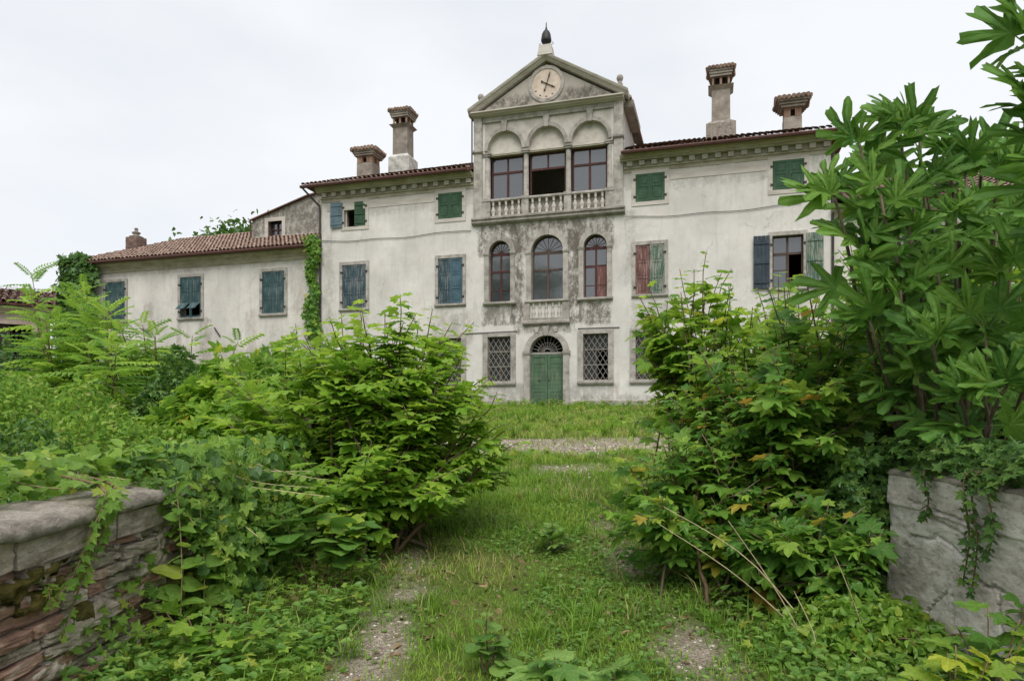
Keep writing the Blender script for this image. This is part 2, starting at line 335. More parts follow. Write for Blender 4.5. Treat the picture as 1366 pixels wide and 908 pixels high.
# ------------------------------------------------------------------ ground
def vnoise(x, y, s, seed=0):
    """smooth value noise, 0..1"""
    r = np.random.default_rng(seed).random((64, 64)); x = np.asarray(x)/s+17.3; y = np.asarray(y)/s+9.1
    i = np.floor(x).astype(int); j = np.floor(y).astype(int); fx = x-i; fy = y-j; fx = fx*fx*(3-2*fx); fy = fy*fy*(3-2*fy)
    g = lambda a, b: r[a % 64, b % 64]
    return (g(i, j)*(1-fx)+g(i+1, j)*fx)*(1-fy)+(g(i, j+1)*(1-fx)+g(i+1, j+1)*fx)*fy
def bare(x, y):
    """0 grass .. 1 bare gravel: two wheel tracks and the gravel forecourt"""
    n = .5*vnoise(x, y, .45, 1)+.3*vnoise(x, y, .16, 2)+.2*vnoise(x, y, 1.3, 3)
    lx = -.78+.05*np.sin(y*.8); rx = 1.02+.06*np.sin(y*.6+1)
    t = .86*np.exp(-((x-lx)/.36)**2)*np.where(y < 7, 1, .35)*np.clip((7.6-y)/1.5, .25, 1)+1.02*np.exp(-((x-rx)/.34)**2)*np.where(y < 8, 1, .45)
    p = np.exp(-((y-14.2)/1.9)**4)*np.clip((4.6-np.abs(x-1.5))/1.5, 0, 1)*1.62
    p2 = np.exp(-((y-11.0)/1.0)**2)*np.exp(-((x-1.0)/1.5)**2)*1.0
    n2 = .55*vnoise(x, y, .9, 51)+.45*vnoise(x, y, .33, 52)
    return np.clip((np.maximum(np.maximum(t, p), p2)*1.05+.9*n+1.1*n2-1.70)*1.8, 0, 1)
xs = np.concatenate([[-400, -200, -100, -60, -40, -28, -20, -15, -11, -8, -6], np.arange(-5, 6.01, .1), [7, 9, 12, 16, 22, 30, 45, 70, 110, 200, 400]])
ys = np.concatenate([[-300, -150, -80, -40, -20, -10, -5, -2, 0, 1, 2], np.arange(2.5, 18, .1), np.arange(18, 31, .3), [32, 35, 40, 50, 70, 100, 160, 300, 600]])
X, Y = np.meshgrid(xs, ys); Z = gz(Y)
near = ((X > -5) & (X < 6) & (Y > 2) & (Y < 31))
Z = Z + np.where(near, .05*(vnoise(X, Y, .5, 5)-.5)+.025*(vnoise(X, Y, .2, 6)-.5), 0)
B = np.where(near, bare(X, Y), 0)
Z = Z - .035*B
nx, ny = len(xs), len(ys)
me = bpy.data.meshes.new('ground')
idx = np.arange(nx*ny).reshape(ny, nx)
q = np.stack([idx[:-1, :-1], idx[:-1, 1:], idx[1:, 1:], idx[1:, :-1]], -1).reshape(-1, 4)
me.from_pydata(np.stack([X, Y, Z], -1).reshape(-1, 3).tolist(), [], q.tolist())
at = me.attributes.new('bare', 'FLOAT', 'POINT'); at.data.foreach_set('value', B.reshape(-1).astype(np.float32))
me.polygons.foreach_set('use_smooth', [True]*len(me.polygons))
m, n, L, b = newmat('soil_and_grass')
a_ = n.new('ShaderNodeAttribute'); a_.attribute_name = 'bare'
t1 = noise(n, L, 1.1, 8, .65); t2 = noise(n, L, 28, 5, .7); t3 = noise(n, L, 90, 3, .6)
grs = ramp_out(n, L, t1, [(.3, (.06, .10, .02)), (.5, (.11, .15, .03)), (.72, (.17, .165, .06))])
grs = mixc(n, L, ramp_out(n, L, t2, [(.5, (0,)*3), (.68, (1,)*3)]), grs, (.085, .075, .035))
grv = ramp_out(n, L, t2, [(.32, (.16, .125, .095)), (.5, (.34, .285, .225)), (.66, (.48, .425, .355))])
grv = mixc(n, L, ramp_out(n, L, t3, [(.5, (0,)*3), (.62, (1,)*3)]), grv, (.13, .105, .08))
L(mixc(n, L, a_.outputs['Fac'], grs, grv), b.inputs['Base Color']); b.inputs['Roughness'].default_value = .95; b.inputs['Specular IOR Level'].default_value = .1
bump(n, L, b, math_(n, L, 'ADD', t2.outputs['Fac'], t3.outputs['Fac']), .8, .03)
me.materials.append(m); tag(link('ground', me), kind='structure', label='grassy ground rising gently towards the villa')

# ------------------------------------------------------------------ villa
ANG = -math.atan(910/3083)
villa = thing('villa', 'three storey old white villa with pedimented centre, arched loggia and clock', 'villa', (1.582-.07*.9, 30+.02, 1.9), ANG)
def brd(o, n=1): return o
W_ATTIC = [(-10.02, -8.86), (-5.13, -3.95), (3.88, 5.09), (9.32, 10.5)]
W_FIRST = [(-10.10, -8.82), (-5.13, -3.92), (3.88, 5.08), (9.31, 10.47)]
W_GROUND = [(-5.12, -3.99), (-2.72, -1.64), (1.63, 2.72), (3.88, 5.01)]
W_ARCH = [(-2.66, -1.65, 6.84, 7.4, 4.66), (-.69, .75, 6.78, 7.51, 4.66), (1.65, 2.67, 6.84, 7.38, 4.66)]
DOOR = (-.75, .76, 2.36, 3.09)
def big(x0, x1, z0, z1): return rect(x0-.02, x1+.02, z0-.02, z1+.02)
holes = [big(a, c, 8.6, 9.77) for a, c in W_ATTIC] + [big(a, c, 4.69, 6.77) for a, c in W_FIRST] + [big(a, c, 1.1, 3.1) for a, c in W_GROUND]
holes += [arch(x0-.02, x1+.02, z0-.02, zs, tp+.02) for x0, x1, zs, tp, z0 in W_ARCH] + [arch(DOOR[0]-.02, DOOR[1]+.02, -.05, DOOR[2], DOOR[3]+.02)]
# front wall in three fields: left wing of the facade, centre, right
side = [h for h in holes if h[0][0] < -3.3]; cen = [h for h in holes if -3.3 < h[0][0] < 3.2]; rgt = [h for h in holes if h[0][0] > 3.2]
w = MB()
def drop_door(hs): return hs
w.plate(rect(-11.24, -3.3, -.3, 10.5), 0, .5, side)
# centre field: door opening reaches the ground, so it is a notch of the outline
dn = arch(DOOR[0]-.02, DOOR[1]+.02, -.3, DOOR[2], DOOR[3]+.02)
outl = [(-3.3, -.3), (DOOR[0]-.02, -.3)] + dn[2:][::-1] + [(DOOR[1]+.02, -.3), (3.3, -.3), (3.3, 8.3), (-3.3, 8.3)]
w.plate(outl, 0, .5, [h for h in cen if h[0][1] > 0])
w.plate(rect(3.3, 11.47, -.3, 10.5), 0, .5, rgt)
w.build('wall', M['stucco'], villa)
b_ = MB(); b_.box(-11.24, -10.74, .502, 11.5, -.3, 10.5); b_.box(10.97, 11.47, .502, 11.5, -.3, 10.5); b_.box(-10.738, 10.968, 11.0, 11.5, -.3, 10.5)
b_.box(-10.738, -3.4, .502, 10.998, 10.2, 10.48); b_.box(3.4, 10.968, .502, 10.998, 10.2, 10.48)
tag(b_.build('wall', M['stucco'], villa), 'side and rear walls of the villa')
fl = MB(); fl.box(-10.7, 10.9, .52, 10.9, 3.6, 3.9); fl.box(-10.7, 10.9, .52, 10.9, 7.9, 8.15)
for x in (-3.6, 3.3): fl.box(x, x+.25, .52, 10.9, 0, 8)
fl.box(-10.7, 10.9, 4.4, 4.6, -.2, 10.1)
fl.build('interior_floor', M['interior'], villa)
pl = MB(); pl.moulding(-11.27, -1.17, [(.1, -.3), (-.07, -.3), (-.07, .2), (-.04, .235), (.1, .235)]); pl.moulding(1.17, 11.5, [(.1, -.3), (-.07, -.3), (-.07, .2), (-.04, .235), (.1, .235)])
pl.build('plinth', M['stone_dark'], villa)

def surround(nm, loop_in, loop_out, parent, mat=None, y0=-.055, y1=.28):
    return MB().plate(loop_out, y0, y1, [loop_in]).build(nm, mat or M['stone'], parent)
def shutter_mesh(w_, h_, panels, back=False):
    """leaf hinged at x=0, spans to x=w_; front at -y. Frame with sunk panels, or a ledged back."""
    s = MB(); st = .085
    if back:
        nb = 4
        for k in range(nb): s.box(k*w_/nb+.004, (k+1)*w_/nb-.004, -.014-(k % 2)*.003, .014, 0, h_)
        for z in (.10*h_, .47*h_, .84*h_): s.box(.03, w_-.03, -.045, -.012, z, z+.07)
    else:
        s.box(0, st, -.02, .02, 0, h_); s.box(w_-st, w_, -.02, .02, 0, h_)
        cuts = [0] + list(np.cumsum(panels)/sum(panels)) ; zz = [c*(h_-st)+st/2 for c in cuts]
        for z in zz: s.box(st+.001, w_-st-.001, -.0185, .0185, max(0, z-st/2), min(h_, z+st/2))
        for a, c in zip(zz[:-1], zz[1:]):
            s.box(st-.003, w_-st+.003, -.003, .012, a+st/2-.003, c-st/2+.003)
            s.box(st+.045, w_-st-.045, -.014, -.0035, a+st/2+.05, c-st/2-.05)
    return s
hinge_me = MB().box(-.05, .055, -.035, .0, -.03, .03).add([(-.06, -.045, -.045), (-.03, -.045, -.045), (-.03, 0, -.045), (-.06, 0, -.045), (-.06, -.045, .045), (-.03, -.045, .045), (-.03, 0, .045), (-.06, 0, .045)],
    [(0,3,2,1),(4,5,6,7),(0,1,5,4),(1,2,6,5),(2,3,7,6),(3,0,4,7)]).mesh('hinge', M['iron_dark'])
def put(o, x, y, z, ang=0, flip=False):
    o.matrix_local = Matrix.Translation((x, y, z)) @ Matrix.Rotation(ang, 4, 'Z') @ Matrix.Diagonal((-1 if flip else 1, 1, 1, 1))
def hinges(par, x, zs, y, side):
    for z in zs: put(link('hinge', hinge_me, par), x, y, z, 0, side > 0)
def sash(x0, x1, z0, z1, y, par, mat, mull=1, transom=.36, bar=.055, fr=.06, lower_open=False, cross=(), glass='glass'):
    s = MB()
    s.box(x0, x0+fr, y, y+.07, z0, z1); s.box(x1-fr, x1, y, y+.07, z0, z1); s.box(x0+fr, x1-fr, y+.003, y+.066, z1-fr, z1); s.box(x0+fr, x1-fr, y+.003, y+.066, z0, z0+fr*.8)
    zt = z1-(z1-z0)*transom
    if transom: s.box(x0+fr-.01, x1-fr+.01, y-.02, y+.05, zt-.045, zt+.045)
    c = (x0+x1)/2
    s.box(c-bar*.8, c+bar*.8, y+.006, y+.06, zt+.045, z1-fr)
    if not lower_open: s.box(c-bar, c+bar, y-.008, y+.056, z0+fr*.8, zt-.045)
    for (a, d, z) in cross: s.box(a, d, y+.012, y+.045, z-.018, z+.018)
    s.build('sash', mat, par)
    panes = [(x0+fr, c-bar*.8, zt+.045, z1-fr), (c+bar*.8, x1-fr, zt+.045, z1-fr)]
    if not lower_open: panes += [(x0+fr, c-bar, z0+fr*.8, zt-.045), (c+bar, x1-fr, z0+fr*.8, zt-.045)]
    for (a, d, e, g) in panes:
        p = MB().box(a-.006, d+.006, y+.026, y+.032, e-.006, g+.006).build('pane', M[glass], par)
def sill(x0, x1, z, par, mat=None, h=.1, out=.12):
    MB().moulding(x0, x1, [(.25, z-h), (-out*.6, z-h), (-out, z-h*.6), (-out, z-.01), (-out+.02, z), (.25, z)]).build('sill', mat or M['stone'], par)

# attic windows with green shutters
for i, (a, c) in enumerate(W_ATTIC):
    z0, z1 = 8.6, 9.77
    wn = surround('window', rect(a, c, z0, z1), rect(a-.17, c+.17, z0-.17, z1+.16), villa, M['frieze'], -.03)
    wid = (c-a)/2-.006
    if i == 0:
        tag(wn, 'attic window with one shutter thrown open')
        sm = shutter_mesh(.62, z1-z0+.02, [1, 1.3], True)
        o = sm.build('shutter', M['bluegrey'], wn); put(o, a-.06, -.07, z0, R(4), True); tag(o, 'blue grey shutter swung back against the wall')
        o = shutter_mesh(wid, z1-z0-.02, [1, 1.3], True).build('shutter', M['g_paint'], wn); put(o, c-.003, .0, z0+.01, R(4), True); tag(o, 'closed green shutter')
        MB().box(a+.03, a+.09, .1, .17, z0+.02, z1-.02).build('sash', M['frieze'], wn)
    else:
        for s_ in (0, 1):
            o = shutter_mesh(wid, z1-z0-.02, [1.25, .95]).build('shutter', M['g_paint'], wn)
            put(o, (a+.003 if s_ == 0 else c-.003), -.012, z0+.01, R(-1.2 if s_ == 0 else 1), s_ == 1)
            MB().box(-.02, .02, -.05, -.02, -.03, .03).build('latch', M['iron_dark'], wn).location = ((a+c)/2+(-.14 if s_ == 0 else .12), 0, z0+.55)
        tag(wn, 'attic window with closed green shutters')
    hinges(wn, c+.02, (z0+.22, z1-.22), -.03, 1)
    hinges(wn, a-.02, (z0+.22, z1-.22), -.03, -1)
# first floor windows
cols = [('teal_worn', 'teal_worn'), ('teal_worn', 'blue'), ('red_paint', 'g_worn'), ('slate', 'slate')]
for i, (a, c) in enumerate(W_FIRST):
    z0, z1 = 4.69, 6.77
    wn = surround('window', rect(a, c, z0, z1), rect(a-.15, c+.15, z0-.02, z1+.15), villa)
    sill(a-.16, c+.16, z0-.01, wn, h=.13)
    wid = (c-a)/2-.006
    if i < 3:
        for s_ in (0, 1):
            o = shutter_mesh(wid, z1-z0-.03, [1, 1, 1]).build('shutter', M[cols[i][s_]], wn)
            put(o, (a+.003 if s_ == 0 else c-.003), -.008, z0+.012, R([-1, 2.5][s_]+i), s_ == 1)
            tag(o, [['peeling dark teal shutter']*2, ['peeling grey wood shutter', 'sound blue shutter'], ['dull red shutter', 'worn green shutter']][i][s_])
    else:
        for s_ in (0, 1):
            o = shutter_mesh(.62, z1-z0+.04, [1, 1, 1], True).build('shutter', M['slate' if s_ == 0 else 'g_worn'], wn)
            put(o, (a-.10 if s_ == 0 else c+.10), -.075, z0-.02, R(3 if s_ == 0 else -3), s_ == 0); tag(o, 'slate blue shutter folded back against the wall' if s_ == 0 else 'green shutter folded back against the wall')
        sash(a+.003, c-.003, z0, z1, .16, wn, M['brownwood'], transom=.34, cross=((a+.06, (a+c)/2, z0+.72),))
        tag(wn, 'open window between two folded back shutters')
        # right lower casement stands open: a dark gap
        for ch in list(wn.children):
            if ch.name.startswith('pane') and min(v.co.x for v in ch.data.vertices) > (a+c)/2 and min(v.co.z for v in ch.data.vertices) < z0+.2: bpy.data.objects.remove(ch)
    hinges(wn, a-.015, (z0+.3, z1-.35), -.055, -1); hinges(wn, c+.015, (z0+.3, z1-.35), -.055, 1)
# ground floor windows with diagonal iron grilles
for i, (a, c) in enumerate(W_GROUND):
    z0, z1 = 1.1, 3.1
    wn = surround('window', rect(a, c, z0, z1), rect(a-.23, c+.23, z0-.02, z1+.16), villa)
    sill(a-.24, c+.24, z0-.004, wn, h=.2)
    g = MB(); st = (c-a)/4.5; rise = 1.55*st; wd = .011
    def clip(x, z, dx, dz):
        t0, t1 = -99, 99
        for p, d, lo, hi in ((x, dx, a, c), (z, dz, z0, z1)):
            u, v = (lo-p)/d, (hi-p)/d
            t0 = max(t0, min(u, v)); t1 = min(t1, max(u, v))
        return (t0, t1) if t1-t0 > .02 else None
    for sgn in (1, -1):
        for k in range(-12, 14):
            x = a+k*st; r = clip(x, z0, sgn*st, rise)
            if not r: continue
            p0 = (x+sgn*st*r[0], .06+.012*(sgn > 0), z0+rise*r[0]); p1 = (x+sgn*st*r[1], .06+.012*(sgn > 0), z0+rise*r[1])
            g.tube([p0, p1], wd, 4)
    for zz in (z0+.66, z0+1.32): g.box(a-.002, c+.002, .042, .054, zz-.012, zz+.012)
    g.build('grille', M['iron'], wn)
    sash(a+.003, c-.003, z0, z1, .2, wn, M['wood_old'], transom=.33, bar=.04, glass='glass_dusty')
    if i == 2:
        o = MB().box(a+.05, (a+c)/2-.02, .285, .31, z0+.05, z0+1.3).build('shutter', M['g_worn'], wn); tag(o, 'worn green inner shutter behind the grille')
        for ch in list(wn.children):
            if ch.name.startswith('pane') and min(v.co.x for v in ch.data.vertices) > (a+c)/2 and min(v.co.z for v in ch.data.vertices) < z0+.2: bpy.data.objects.remove(ch)
# arched windows of the first floor
for i, (x0, x1, zs, tp, z0) in enumerate(W_ARCH):
    fw = .23 if i == 1 else .21; ot = tp+.28
    wn = surround('window', arch(x0, x1, z0, zs, tp), arch(x0-fw, x1+fw, z0-.03, zs, ot), villa, M['stone'], -.07)
    sill(x0-fw-.05, x1+fw+.05, z0-.005, wn, h=.14, out=.16)
    for s_ in (0, 1):
        xa = x0-fw-.03 if s_ == 0 else x1-.012
        MB().moulding(xa, xa+fw+.042, [(.2, zs-.09), (-.09, zs-.09), (-.115, zs-.02), (-.115, zs+.035), (.2, zs+.035)]).build('impost', M['stone'], wn)
    kx = (x0+x1)/2
    MB().frustum(kx, -.02, tp-.02, ot+.14, .07, .11, .12, .13).build('keystone', M['stone'], wn)
    wood = M['brownwood'] if i == 1 else M['redwood']
    s = MB(); y = .2; zt = zs-.02
    s.plate(arch(x0+.002, x1-.002, zt+.002, zs+.01, tp-.002), y, y+.06, [arch(x0+.06, x1-.06, zt+.07, zs+.03, tp-.065)])
    cx = (x0+x1)/2; rr = (x1-x0)/2-.07
    for k in range(1, 8):
        t = math.pi*k/8; s.tube([(cx+.09*math.cos(t), y+.03, zt+.06+.08*math.sin(t)), (cx+rr*math.cos(t), y+.03, zs+.03+(tp-.075-zs-.03)*math.sin(t))], .013, 4)
    s.plate([(cx+.1*math.cos(math.pi*k/8), zt+.06+.1*math.sin(math.pi*k/8)) for k in range(9)], y+.01, y+.05)
    s.build('fanlight', wood, wn)
    p = MB().plate(arch(x0+.05, x1-.05, zt+.06, zs+.02, tp-.055), y+.036, y+.042).build('pane', M['glass'], wn)
    sash(x0+.003, x1-.003, z0, zt, .2, wn, wood, transom=.36, bar=.05, cross=((x0+.06, cx, z0+.55), (cx, x1-.06, z0+.55)) if i != 1 else ())
    if i == 2:
        o = MB()
        for k in range(3): o.box(cx+.055+k*.135, cx+.055+k*.135+.13, .17, .19, z0+.05, zt-.82)
        o.box(cx+.055, x1-.075, .155, .172, z0+.55, z0+.60)
        tag(o.build('shutter', M['red_paint'], wn), 'red brown board inside the right half')
    if i == 0:
        MB().box(cx-.24, cx+.12, .9, .93, z0+.05, z0+.9).build('curtain', M['curtain'], wn)
# small blind balcony under the middle window
bal = MB(); bal.box(-1.03, -.74, -.12, .1, 3.74, 4.51); bal.box(.74, 1.03, -.12, .1, 3.74, 4.51); bal.box(-.741, .741, -.10, .1, 3.74, 3.86)
bal.moulding(-1.06, 1.06, [(.1, 3.56), (-.10, 3.56), (-.16, 3.62), (-.16, 3.7), (-.12, 3.745), (.1, 3.745)])
balc = bal.build('balcony', M['stone_dark'], villa); tag(balc, 'blind balustrade under the middle arched window')
BAL = [(.055, 0), (.055, .04), (.04, .06), (.075, .20), (.08, .27), (.035, .42), (.03, .48), (.055, .5), (.03, .53), (.05, .62), (.055, .64), (.055, .68)]
bm1 = MB().lathe([(r*1.1, z*.96) for r, z in BAL], 0, 0, 12).mesh('baluster', M['frieze'], True)
for k in range(5): link('baluster', bm1, balc, Matrix.Translation((-.58+k*.29, -.03, 3.855)))
for x in (-.3, .0, .3): pass
# door
dw = surround('door_frame', arch(DOOR[0], DOOR[1], -.3, DOOR[2], DOOR[3]), arch(DOOR[0]-.26, DOOR[1]+.26, -.302, DOOR[2], DOOR[3]+.22), villa, M['stone'], -.09)
for s_ in (0, 1):
    xa = DOOR[0]-.31 if s_ == 0 else DOOR[1]-.012
    MB().moulding(xa, xa+.322, [(.2, DOOR[2]-.12), (-.115, DOOR[2]-.12), (-.145, DOOR[2]-.04), (-.145, DOOR[2]+.05), (.2, DOOR[2]+.05)]).build('impost', M['stone'], dw)
MB().frustum(0, -.03, DOOR[3]-.02, DOOR[3]+.40, .09, .13, .15, .15).build('keystone', M['stone'], dw)
for sx in (-1, 1): MB().frustum(sx*.42, -.02, DOOR[3]+.14, DOOR[3]+.36, .06, .1, .11, .13).build('scroll', M['frieze'], dw)
dr = MB()
for s_ in (0, 1):
    lo, hi = (DOOR[0]+.003, -.008) if s_ == 0 else (.008, DOOR[1]-.003)
    d = MB(); d.box(lo, hi, .21, .25, .06, 2.27)
    for (a, c, e, g) in ((lo, lo+.11, .06, 2.27), (hi-.11, hi, .06, 2.27), (lo+.11, hi-.11, .06, .26), (lo+.11, hi-.11, .62, .74), (lo+.11, hi-.11, 1.86, 1.96), (lo+.11, hi-.11, 2.15, 2.27)):
        d.box(a, c, .185, .212, e, g)
    for k in range(6): d.box(lo+.112, hi-.112, .198, .211, .745+k*.186+.004, .745+(k+1)*.186-.004)
    for k in range(2): d.box(lo+.112, hi-.112, .198, .211, .265+k*.177+.004, .265+(k+1)*.177-.004)
    o = d.build('door', M['door_paint'], villa); tag(o, 'left green door leaf' if s_ == 0 else 'right green door leaf')
    MB().lathe([(.0, 0), (.035, .01), (.035, .03), (.0, .045)], 0, 0, 10).build('handle', M['iron_dark'], o).matrix_local = Matrix.Translation(((lo+hi)/2 if s_ == 0 else lo+.06, .20, 1.12)) @ Matrix.Rotation(R(90), 4, 'X')
f_ = MB(); f_.box(DOOR[0]+.003, DOOR[1]-.003, .17, .25, 2.27, 2.37)
for k in range(1, 12):
    t = math.pi*k/12; f_.tube([(.15*math.cos(t), .2, 2.37+.12*math.sin(t)), (.72*math.cos(t), .2, 2.36+.70*math.sin(t))], .014, 4)
for rr in (.16, .44): f_.tube([(rr*math.cos(math.pi*k/16), .215, 2.37+rr*.95*math.sin(math.pi*k/16)) for k in range(17)], .014, 4)
f_.build('fanlight', M['iron'], dw)
MB().box(-.95, .96, -.55, .2, -.3, .035).build('doorstep', M['brick'], villa)
MB().box(-1.5, 1.52, -1.0, -.552, -.4, -.1).build('doorstep', M['stone_dark'], villa)
# ---- cornice, dentils, eaves
for (xa, xb) in ((-11.24, -3.42), (3.42, 11.47)):
    c = MB(); c.moulding(xa-.02, xb+.02, [(.1, 9.86), (-.025, 9.86), (-.03, 10.0), (-.09, 10.02), (-.09, 10.09), (.1, 10.09)])
    c.moulding(xa-.16, xb+.03, [(.1, 10.30), (-.24, 10.30), (-.26, 10.36), (-.34, 10.38), (-.42, 10.52), (-.42, 10.545), (.1, 10.545)])
    c.box(xa-.01, xb+.01, -.03, .1, 10.085, 10.305)
    tag(c.build('cornice', M['stone_mossy'], villa), 'mossy eaves cornice')
    n_ = int(round((xb-xa)/.508)); dm = MB().box(-.115, .115, -.2, -.02, 10.1, 10.28).add([], []).mesh('dentil', M['frieze'])
    for k in range(n_): link('dentil', dm, villa, Matrix.Translation((xa+.25+k*(xb-xa-.4)/(n_-1)-.02, 0, 0)))
    MB().moulding(xa+.3 if xa < 0 else xa+1.9, xb-1.9 if xa < 0 else xb-2.4, [(.1, 9.42), (-.022, 9.42), (-.022, 9.80), (.1, 9.80)]).build('string_course', M['frieze'], villa)
# roofs: slab + barrel tiles
def tile_rows(e0, e1, ridge_run, slope, z0, mask=None, dx=.235, dl=.36, axis='y', sgn=1, seed=1):
    """barrel tiles on a slope; e0..e1 along x, running back in +y from y=e2"""
    r_ = random.Random(seed); vs = []; fs = []; (x0, y0), x1 = e0, e1
    nc = int((x1-x0)/dx); nr = int(ridge_run/(dl*math.cos(math.atan(slope))))+1; k = 6
    ca_, sa_ = math.cos(math.atan(slope)), math.sin(math.atan(slope))
    for i in range(nc):
        for j in range(nr):
            x = x0+(i+.5)*dx+r_.uniform(-.012, .012); d0 = j*dl+r_.uniform(-.025, .025); d1 = d0+dl*1.18
            yy = y0+d0*ca_
            if mask and not mask(x, yy+.1): continue
            ra, rb = .088, .068; lift0 = .028+r_.uniform(0, .016); lift1 = .002; tw = r_.uniform(-.03, .03); base = len(vs)
            for d, rad, lf, sh in ((d0, ra, lift0, 0), (d1, rb, lift1, tw)):
                for q in range(k+1):
                    t = math.pi*q/k
                    h = rad*math.sin(t)*1.05+lf
                    vs.append((x+sh+rad*math.cos(t)*1.12, y0+d*ca_-h*sa_, z0+d*sa_+h*ca_))
            for q in range(k): fs.append((base+q, base+q+1, base+k+2+q, base+k+1+q))
    return MB().add(vs, fs)
SL = .40
main_hip = lambda x, y: (-11.95+(y+.65) < x < 12.15-(y+.65)) and not (-3.35 < x < 3.4)
rf = MB(); 
rf.add([(-11.9, -.62, 10.58), (-3.4, -.62, 10.58), (-3.4, 5.6, 13.07), (-5.9, 5.6, 13.07), (-11.9, -.62, 10.5), (-3.4, -.62, 10.5), (-3.4, 5.6, 12.95), (-5.9, 5.6, 12.95)], [(0,1,2,3),(7,6,5,4),(0,4,5,1),(1,5,6,2),(3,7,4,0),(2,6,7,3)])
rf.add([(3.4, -.62, 10.58), (12.1, -.62, 10.58), (6.1, 5.6, 13.07), (3.4, 5.6, 13.07), (3.4, -.62, 10.5), (12.1, -.62, 10.5), (6.1, 5.6, 12.95), (3.4, 5.6, 12.95)], [(0,1,2,3),(7,6,5,4),(0,4,5,1),(1,5,6,2),(3,7,4,0),(2,6,7,3)])
rf.add([(-11.9, -.62, 10.57), (-5.9, 5.6, 13.06), (-11.9, 12.1, 10.57)], [(0, 1, 2)]); rf.add([(12.1, -.62, 10.57), (12.1, 12.1, 10.57), (6.1, 5.6, 13.06)], [(0, 1, 2)])
rf.add([(-11.9, 12.1, 10.57), (-5.9, 5.6, 13.06), (6.1, 5.6, 13.06), (12.1, 12.1, 10.57)], [(0, 1, 2, 3)])
roof = rf.build('roof', M['tile_edge'], villa)
for (xa, xb, sd) in ((-11.95, -3.4, 1), (3.45, 12.12, 2)):
    tag(tile_rows((xa, -.68), xb, 6.2, SL, 10.585, main_hip, seed=sd).build('roof_tile', M['tile'], roof, True, fix=False), 'rows of barrel tiles', kind='stuff')
for (xa, xb) in ((-12.0, -3.5), (3.35, 12.15)):
    MB().moulding(xa, xb, [(-.60, 10.46), (-.70, 10.47), (-.735, 10.54), (-.70, 10.59), (-.60, 10.60)]).build('gutter', M['gutter'], villa)
MB().tube([(-11.9, -.64, 10.5), (-11.86, -.6, 10.42), (-11.32, -.08, 9.72), (-11.30, -.06, 9.5), (-11.30, -.06, 0)], .05, 8).build('downpipe', M['pipe'], villa)
MB().tube([(12.0, -.64, 10.5), (11.95, -.6, 10.42), (11.55, -.08, 9.9), (11.53, -.06, 9.6), (11.53, -.06, 0)], .05, 8).build('downpipe', M['pipe'], villa)
MB().tube([(-3.47, -.03, 13.0), (-3.47, -.03, 10.75)], .035, 8).build('downpipe', M['pipe'], villa)
# ---- loggia storey and pediment
tw = MB()
tw.box(-3.32, 3.32, .6, 1.0, 8.3, 8.5)
tw.box(-3.30, -2.85, .0, .6, 8.3, 12.98); tw.box(2.85, 3.30, .0, .6, 8.3, 12.98)
tw.box(-3.298, -2.9, .602, 6.0, 8.3, 12.98); tw.box(2.9, 3.298, .602, 6.0, 8.3, 12.98); tw.box(-2.9, 2.9, 5.6, 6.0, 8.3, 12.98)
tw.box(-2.85, 2.85, .602, 5.6, 8.28, 8.5); tw.box(-2.85, 2.85, .602, 5.6, 12.75, 12.98)
tag(tw.build('loggia', M['stucco'], villa), 'raised loggia storey in the centre')
sp = MB(); LA = [(-1.93, .80), (0, .80), (1.93, .80)]
outl = rect(-2.852, 2.852, 11.3, 12.98); hs = [arch(cx-r, cx+r, 11.36, 11.47, 12.31) for cx, r in LA]
sp.plate(outl, .03, .3, hs); spo = sp.build('arcade', M['spandrel'], villa)
for cx, r in LA:
    MB().plate(arch(cx-r-.02, cx+r+.02, 11.34, 11.47, 12.34), .2, .26).build('lunette', M['spandrel'], villa)
    ring = [(cx+(r+.16)*math.cos(math.pi*k/20), 11.47+(.84+.17)*math.sin(math.pi*k/20)) for k in range(21)] + [(cx+(r+.003)*math.cos(math.pi*k/20), 11.47+.843*math.sin(math.pi*k/20)) for k in range(20, -1, -1)]
    MB().plate(ring, -.03, .1).build('archivolt', M['stone'], villa)
    MB().frustum(cx, 0, 12.27, 12.76, .09, .08, .14, .12).build('keystone', M['stone'], villa)
fr = MB()
for (xa, xb) in ((-3.36, -2.97), (2.98, 3.36)): fr.box(xa, xb, -.12, .1, 8.46, 12.97)
fr.box(-2.97, 2.98, -.06, .1, 12.74, 12.97)
fr.build('pilaster', M['stone'], villa)
for xa, xb in ((-3.40, -2.93), (2.93, 3.40)):
    MB().moulding(xa, xb, [(.1, 11.36), (-.14, 11.36), (-.20, 11.42), (-.20, 11.50), (-.14, 11.52), (.1, 11.52)]).build('capital', M['stone_dark'], villa)
for (xa, xb) in ((-2.93, -2.63), (-1.08, -.84), (.84, 1.08), (2.65, 2.95)):
    cx = (xa+xb)/2; r = (xb-xa)/2
    c = MB().lathe([(r*1.15, 9.30), (r*1.15, 9.36), (r, 9.40), (r*.96, 11.1), (r*.9, 11.22)], cx, .12, 16).build('column', M['stone'], villa, True)
    MB().box(cx-r*1.35, cx+r*1.35, -.05, .25, 11.22, 11.30).box(cx-r*1.55, cx+r*1.55, -.08, .26, 11.302, 11.36).build('capital', M['stone_dark'], c)
    MB().box(cx-r*1.3, cx+r*1.3, -.11, .22, 8.462, 9.17).box(cx-r*1.42, cx+r*1.42, -.14, .222, 9.172, 9.297).build('pedestal', M['stone'], c)
MB().box(-2.66, 2.66, .05, .28, 11.24, 11.352).build('lintel', M['stone_mossy'], villa)
bst = MB()
